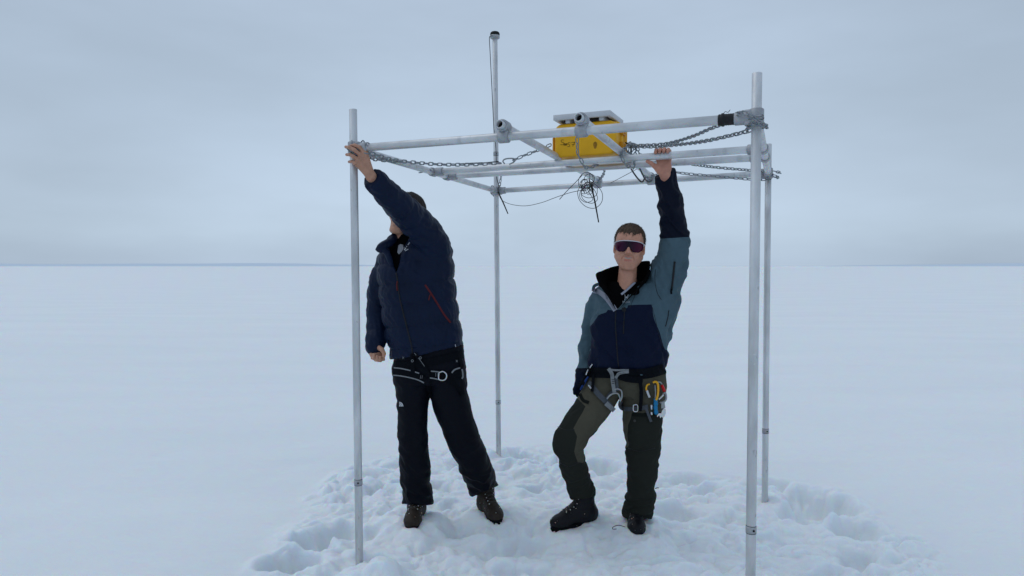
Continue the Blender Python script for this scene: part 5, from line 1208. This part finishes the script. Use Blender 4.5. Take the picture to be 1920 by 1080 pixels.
G = GL.build('sunglasses', M['glassframe'], p2)
ln = mesh_obj('lens', place(V, MH2), F, M['lens'], G); at = ln.data.attributes.new('across', 'FLOAT', 'POINT'); at.data.foreach_set('value', np.array(ac, np.float32))
B2 = bvh_of([JK2, TR2, IN2])
# pale lining flaps, zips, pockets, emblem
strap('lining_flap', [(1113, 545), (1124, 548), (1136, 558), (1147, 572), (1154, 582)], 9, B2, M['lining'], p2, .004, .003, 3.77)
strap('lining_flap', [(1165, 552), (1177, 542), (1191, 529)], 4, B2, M['lining'], p2, .016, .003, 3.76)
strap('collar_flap', [(1112, 546), (1114, 537), (1122, 533), (1129, 536)], 6, B2, M['teal'], p2, .003, .004, 3.80)
cord('front_zip', [(1154.5, 582), (1154, 610), (1156, 640), (1158, 670), (1160, 689)], .0036, B2, M['navyzip'], p2, .0005, 3.75)
cord('chest_pocket_zip', [(1171, 576), (1170.5, 590), (1169.5, 608), (1169, 626)], .0032, B2, M['navyzip'], p2, .0008, 3.75)
strap('zip_garage', [(1170, 577), (1170, 584)], 7, B2, M['navyzip'], p2, .001, .002, 3.75)
cord('sleeve_pocket_zip', [(1265, 491), (1263, 510), (1261, 530), (1259, 545)], .0062, B2, M['navyzip'], p2, .0006, 3.78)
cord('zip_pull', [(1259, 541), (1258.5, 546), (1259, 551)], .0052, B2, M['web'], p2, .004, 3.78)
cord('side_zip', [(1254, 582), (1252, 596), (1248, 612)], .0028, B2, M['navyzip'], p2, .001, 3.8)
cord('seam', [(1222, 571), (1229, 600), (1236, 630), (1243, 653)], .0016, B2, M['navyzip'], p2, -.0004, 3.8)
cord('seam', [(1181, 577), (1188, 560), (1196, 543), (1202, 530)], .0014, B2, M['navyzip'], p2, -.0004, 3.8)
cord('seam', [(1229, 505), (1228, 525), (1232, 548), (1240, 562)], .0016, B2, M['navyzip'], p2, -.0002, 3.8)
e0 = (1174.5, 557.5)
cord('chest_emblem', [(e0[0] - 3.4, e0[1] - 5.2), (e0[0] - 2.4, e0[1] - 2.2), (e0[0] - 2.4, e0[1] + 2.2), (e0[0] - 3.4, e0[1] + 5)], .0017, B2, M['logo'], p2, .001, 3.77)
cord('chest_emblem', [(e0[0] + 3.4, e0[1] - 5.2), (e0[0] + 2.4, e0[1] - 2.2), (e0[0] + 2.4, e0[1] + 2.2), (e0[0] + 3.4, e0[1] + 5)], .0017, B2, M['logo'], p2, .001, 3.77)
patch('chest_emblem', [[(e0[0] + 1.5 * math.cos(a), e0[1] + 1.5 * math.sin(a)) for a in np.linspace(0, 2 * math.pi, 9)[:-1]]], B2, M['logo'], p2, .003, 3.77)
def lettering(text, cx, cy, hpx, bvh, parent, m, Yd):
    cu = bpy.data.curves.new('lettering', 'FONT'); cu.body = text; cu.align_x = 'CENTER'; cu.size = 1; cu.resolution_u = 2; o = bpy.data.objects.new('lettering', cu); COL.objects.link(o)
    dg = bpy.context.evaluated_depsgraph_get(); me = bpy.data.meshes.new_from_object(o.evaluated_get(dg)); bpy.data.objects.remove(o)
    V = np.array([v.co[:] for v in me.vertices]); F = [tuple(p.vertices) for p in me.polygons]; out = []; Y0 = surfY(bvh, cx, cy, Yd)
    for v in V:
        x, y = cx + v[0] * hpx, cy - v[1] * hpx; h = surfY(bvh, x, y, Y0); h = h if abs(h - Y0) < .03 else Y0; out.append(P(x, y, h - .0035))
    return mesh_obj('lettering', out, F, m, parent, False)
lettering('Haglöfs', 1174.5, 567.5, 4.9, B2, p2, M['logo'], 3.77)
# boots
b1 = P(1095, 960, 4.03); b1[2] = gz(b1[0] - .08, 4.0) - .026
boot(p2, b1, (-1.0, -.42), M['boot_bk'], -.02, .21, (-.0, 0))
b2 = P(1190, 985, 4.03); b2[2] = gz(b2[0], 3.93) - .045
boot(p2, b2, (-.10, -1.0), M['boot_bk'], .0, .17, laces=False)
mb = MB(); tube(mb, catmull([P(1172, 988, 3.86), P(1160, 985, 3.85), P(1150, 988, 3.85), P(1149, 992, 3.85), P(1156, 992, 3.85)], 6), .0022, 5); mb.build('lace', M['lace'], p2)
cord('hem_cord', [(1228, 916), (1233, 914.5), (1235, 915)], .002, B2, M['web'], p2, 0, 3.9)
g = Field(P(1062, 752, 4.0) - np.array([0, .1, 0]), P(1108, 696, 4.0) + np.array([0, .1, 0]), .0024)
for k_, (x0, x1, x2, yb) in enumerate(((1083, 1078.5, 1078, 737), (1087, 1083.5, 1083, 741), (1091, 1088.5, 1088, 741), (1095, 1093, 1092, 737))):
    Yk = 3.985 + .008 * k_; g.cone(P(1090, 704, 4.0), P(x0, 720, Yk), .030, .018, .014); finger(g, [P(x0, 720, Yk), P(x1, 730, Yk - .006), P(x2, yb, Yk)], [.0145, .0135, .0115], .006)
finger(g, [P(1092, 708, 3.975), P(1096, 718, 3.95), P(1096, 727, 3.935)], [.019, .015, .012], .006)
V, F = g.mesh(); mesh_obj('glove', V, F, M['navy_shell'], p2)
# pocket flaps, studs
for x, y in ((1097, 751), (1190, 789)):
    patch('stud', [[(x + 2.6 * math.cos(a), y + 2.6 * math.sin(a)) for a in np.linspace(0, 2 * math.pi, 11)[:-1]]], B2, mat('dark_stud', (.05, .05, .045), .4, .5), p2, .003, 3.8)
strap('pocket_flap', [(1185, 777), (1205, 778), (1228, 776)], 7, B2, M['olive_dk'], p2, .001, .003, 3.8)
strap('pocket_flap', [(1087, 738), (1093, 750), (1104, 755)], 6, B2, M['olive_dk'], p2, .001, .003, 3.8)
for pts in ([(1178, 840), (1200, 846), (1228, 840)], [(1046, 800), (1060, 806), (1078, 806)], [(1050, 868), (1068, 874), (1088, 866)]): cord('seam', pts, .0018, B2, M['navyzip'], p2, -.0006, 3.8)
# harness
HN2 = strap('harness', [(1103, 698), (1125, 699), (1150, 700), (1180, 702), (1215, 700), (1245, 692)], 19, B2, M['web'], p2, .004, .007, 3.78)
strap('belt_loop_cover', [(1163, 706), (1180, 711), (1205, 713)], 12, B2, M['web'], HN2, .012, .004, 3.78)
strap('tie_in_band', [(1140, 692), (1152, 694), (1168, 694), (1179, 694)], 3.6, B2, M['web_lt'], HN2, .016, .003, 3.76)
strap('tie_in_band', [(1179, 697), (1170, 698), (1160, 701), (1154, 709)], 5.5, B2, M['web_lt'], HN2, .020, .003, 3.76)
strap('belay_loop', [(1141, 691), (1147, 701), (1149, 716), (1152, 736)], 7, B2, M['web_lt'], HN2, .022, .004, 3.76)
strap('belay_loop', [(1155, 706), (1157, 720), (1158, 733)], 5, B2, M['web_grey'], HN2, .018, .004, 3.76)
for y in (712, 715.5, 719): cord('stitching', [(1147, y), (1152, y)], .0012, B2, M['web'], HN2, .030, 3.76)
strap('leg_loop', [(1103, 717), (1112, 727), (1122, 739), (1133, 750), (1145, 762)], 10, B2, M['web_grey'], HN2, .006, .004, 3.78)
strap('leg_loop_pad', [(1136, 756), (1144, 763), (1152, 770)], 9, B2, M['web_lt'], HN2, .012, .004, 3.78)
strap('leg_loop', [(1164, 752), (1163, 760), (1168, 766), (1180, 767), (1200, 766), (1215, 762)], 8, B2, M['web_grey'], HN2, .006, .004, 3.78)
strap('leg_loop', [(1150, 733), (1142, 740), (1136, 750)], 5, B2, M['web_grey'], HN2, .010, .003, 3.78)
strap('loop_tail', [(1210, 762), (1216, 778), (1221, 791)], 5, B2, M['web_grey'], HN2, .010, .003, 3.78)
strap('riser', [(1199, 705), (1202, 730), (1202, 750), (1200, 771)], 6.5, B2, M['web'], HN2, .014, .004, 3.78)
strap('riser', [(1112, 700), (1112, 716), (1110, 734)], 5.5, B2, M['web'], HN2, .014, .004, 3.78)
strap('gear_loop', [(1240, 688), (1247, 694), (1248, 700)], 3, B2, M['web'], HN2, .010, .005, 3.8)
ring_part('buckle', [(1187.5, 759.5), (1195, 759.5), (1195.5, 770.5), (1188, 770.5)], .0028, M['steel'], HN2, B2, .014)
ring_part('buckle', [(1103, 722), (1106, 724), (1109, 729), (1106, 727)], .0022, M['steel'], HN2, B2, .014)
# gear hanging from the harness: things of their own
def gear(name, label, cat, parts, Y):
    root = thing(name, label, cat, tuple(P(*parts[0][1][0], Y)))
    for nm, pts, r, m, closed, dY in parts:
        mb = MB(); q = [P(x, y, Y + dY) for x, y in pts]
        if closed: tube(mb, catmull(q + [q[0]], 6)[:-1], r, 8, closed=True)
        else: tube(mb, catmull(q, 6), r, 8)
        mb.build(nm, m, root)
    return root
Yg = surfY(B2, 1225, 735) - .025
gear('carabiner', 'grey locking carabiner hanging from the pale belay loop', 'carabiner', [('hook', [(1152, 731), (1158, 729), (1165, 733), (1166, 744), (1163, 752), (1162, 745), (1158, 738), (1150, 738), (1143, 742), (1138, 748)], .0048, M['steel_dk'], False, 0)], surfY(B2, 1158, 740) - .03)
gear('carabiner', 'small yellow and white carabiner, leftmost of the gear on the right hip', 'carabiner', [('hook', [(1218, 720), (1213.5, 722), (1211.5, 728), (1212.5, 732)], .0052, M['gold'], False, 0), ('gate', [(1213, 732), (1215, 738), (1218, 745)], .0062, M['white'], False, 0)], Yg)
gear('carabiner', 'tall yellow carabiner above the blue device on the right hip', 'carabiner', [('hook', [(1224, 717), (1230, 716), (1233.5, 721), (1234, 734), (1232, 746), (1229.5, 750)], .0062, M['gold'], False, 0), ('gate', [(1228, 722), (1229, 735), (1228.5, 747)], .0034, M['steel_dk'], False, .004)], Yg - .012)
dv = thing('belay_device', 'bright blue rope device hanging under the tall yellow carabiner', 'belay device', tuple(P(1230, 762, Yg)))
mb = MB(); f = Field(P(1222, 782, Yg) - np.array([0, .03, 0]), P(1238, 744, Yg) + np.array([0, .03, 0]), .0016)
for q in ((1229, 750, 3.6), (1229.5, 757, 4.2), (1229, 765, 4.0), (1230, 773, 4.2)): f.ell(P(q[0], q[1], Yg), (q[2] / 330 * 1.0, .011, .014), .008)
V, F = f.mesh(); mesh_obj('shell', V, F, M['blue'], dv)
mb = MB()
for y0, y1 in ((759, 768), (772.5, 778)): tube(mb, [P(1221.5, y0, Yg - .003), P(1221.5, y1, Yg - .003)], .0058, 8)
mb.build('side_plate', M['steel'], dv)
gear('carabiner', 'oval carabiner with a red sleeve on the outer right hip', 'carabiner', [('hook', [(1242, 740), (1247, 736), (1249, 743), (1248, 750), (1243, 754), (1237, 755)], .0058, M['steel_dk'], False, .004), ('sleeve', [(1240.5, 722), (1243, 727), (1246, 734)], .0088, M['red'], False, 0), ('gate', [(1235, 749), (1240, 744), (1244, 740)], .0052, M['steel'], False, -.004), ('back', [(1233, 716), (1238, 717), (1241, 721)], .0042, M['steel_dk'], False, .004)], Yg + .012)
asc = thing('ascender', 'small toothed grey metal rope clamp, lowest of the gear on the right hip', 'rope clamp', tuple(P(1243, 770, Yg)))
def plate(mb, poly, Y, th=.005):
    n = len(poly); V = [P(x, y, Y) for x, y in poly] + [P(x, y, Y + th) for x, y in poly]; mb.add(V, [tuple(range(n)), tuple(range(2 * n - 1, n - 1, -1))] + [(i, n + i, n + (i + 1) % n, (i + 1) % n) for i in range(n)])
mb = MB(); plate(mb, [(1240, 754), (1246, 753), (1247.5, 765), (1240, 766)], Yg + .004, .01); mb.build('body', M['steel_dk'], asc, False)
mb = MB(); plate(mb, [(1242, 769), (1246, 765), (1248.5, 768), (1248.5, 775), (1246, 781), (1243, 784), (1241, 781), (1238, 784), (1236, 778), (1233, 782), (1231.5, 780), (1235, 775), (1240, 775)], Yg - .002, .008); mb.build('toothed_cam', M['steel'], asc, False)
gl = thing('cord_bundle', 'bundle of black and blue cord with small metal clips on the left hip', 'cord', tuple(P(1095, 705, 3.8)))
Yl = 3.86
mb = MB()
for q in ([(1112, 690), (1104, 703), (1096, 716), (1089, 730)], [(1108, 688), (1099, 702), (1092, 716), (1084, 728)], [(1114, 692), (1108, 706), (1100, 720)], [(1110, 687), (1102, 694), (1094, 712), (1086, 722)]): tube(mb, catmull([P(x, y, Yl + random.uniform(-.02, .02)) for x, y in q], 6), .0075, 7)
mb.build('black_cords', M['web'], gl)
mb = MB()
for q in ([(1103, 706), (1096, 716), (1089, 728)], [(1100, 712), (1094, 722), (1088, 731)]): tube(mb, catmull([P(x, y, Yl - .018) for x, y in q], 6), .0048, 7)
mb.build('blue_cord', M['bluefab'], gl)
mb = MB()
for q in ([(1111, 683), (1107, 688), (1106, 692)], [(1103, 693), (1100, 699), (1099, 703)]): tube(mb, catmull([P(x, y, Yl - .025) for x, y in q], 6), .0034, 7)
mb.build('clip', M['steel'], gl)
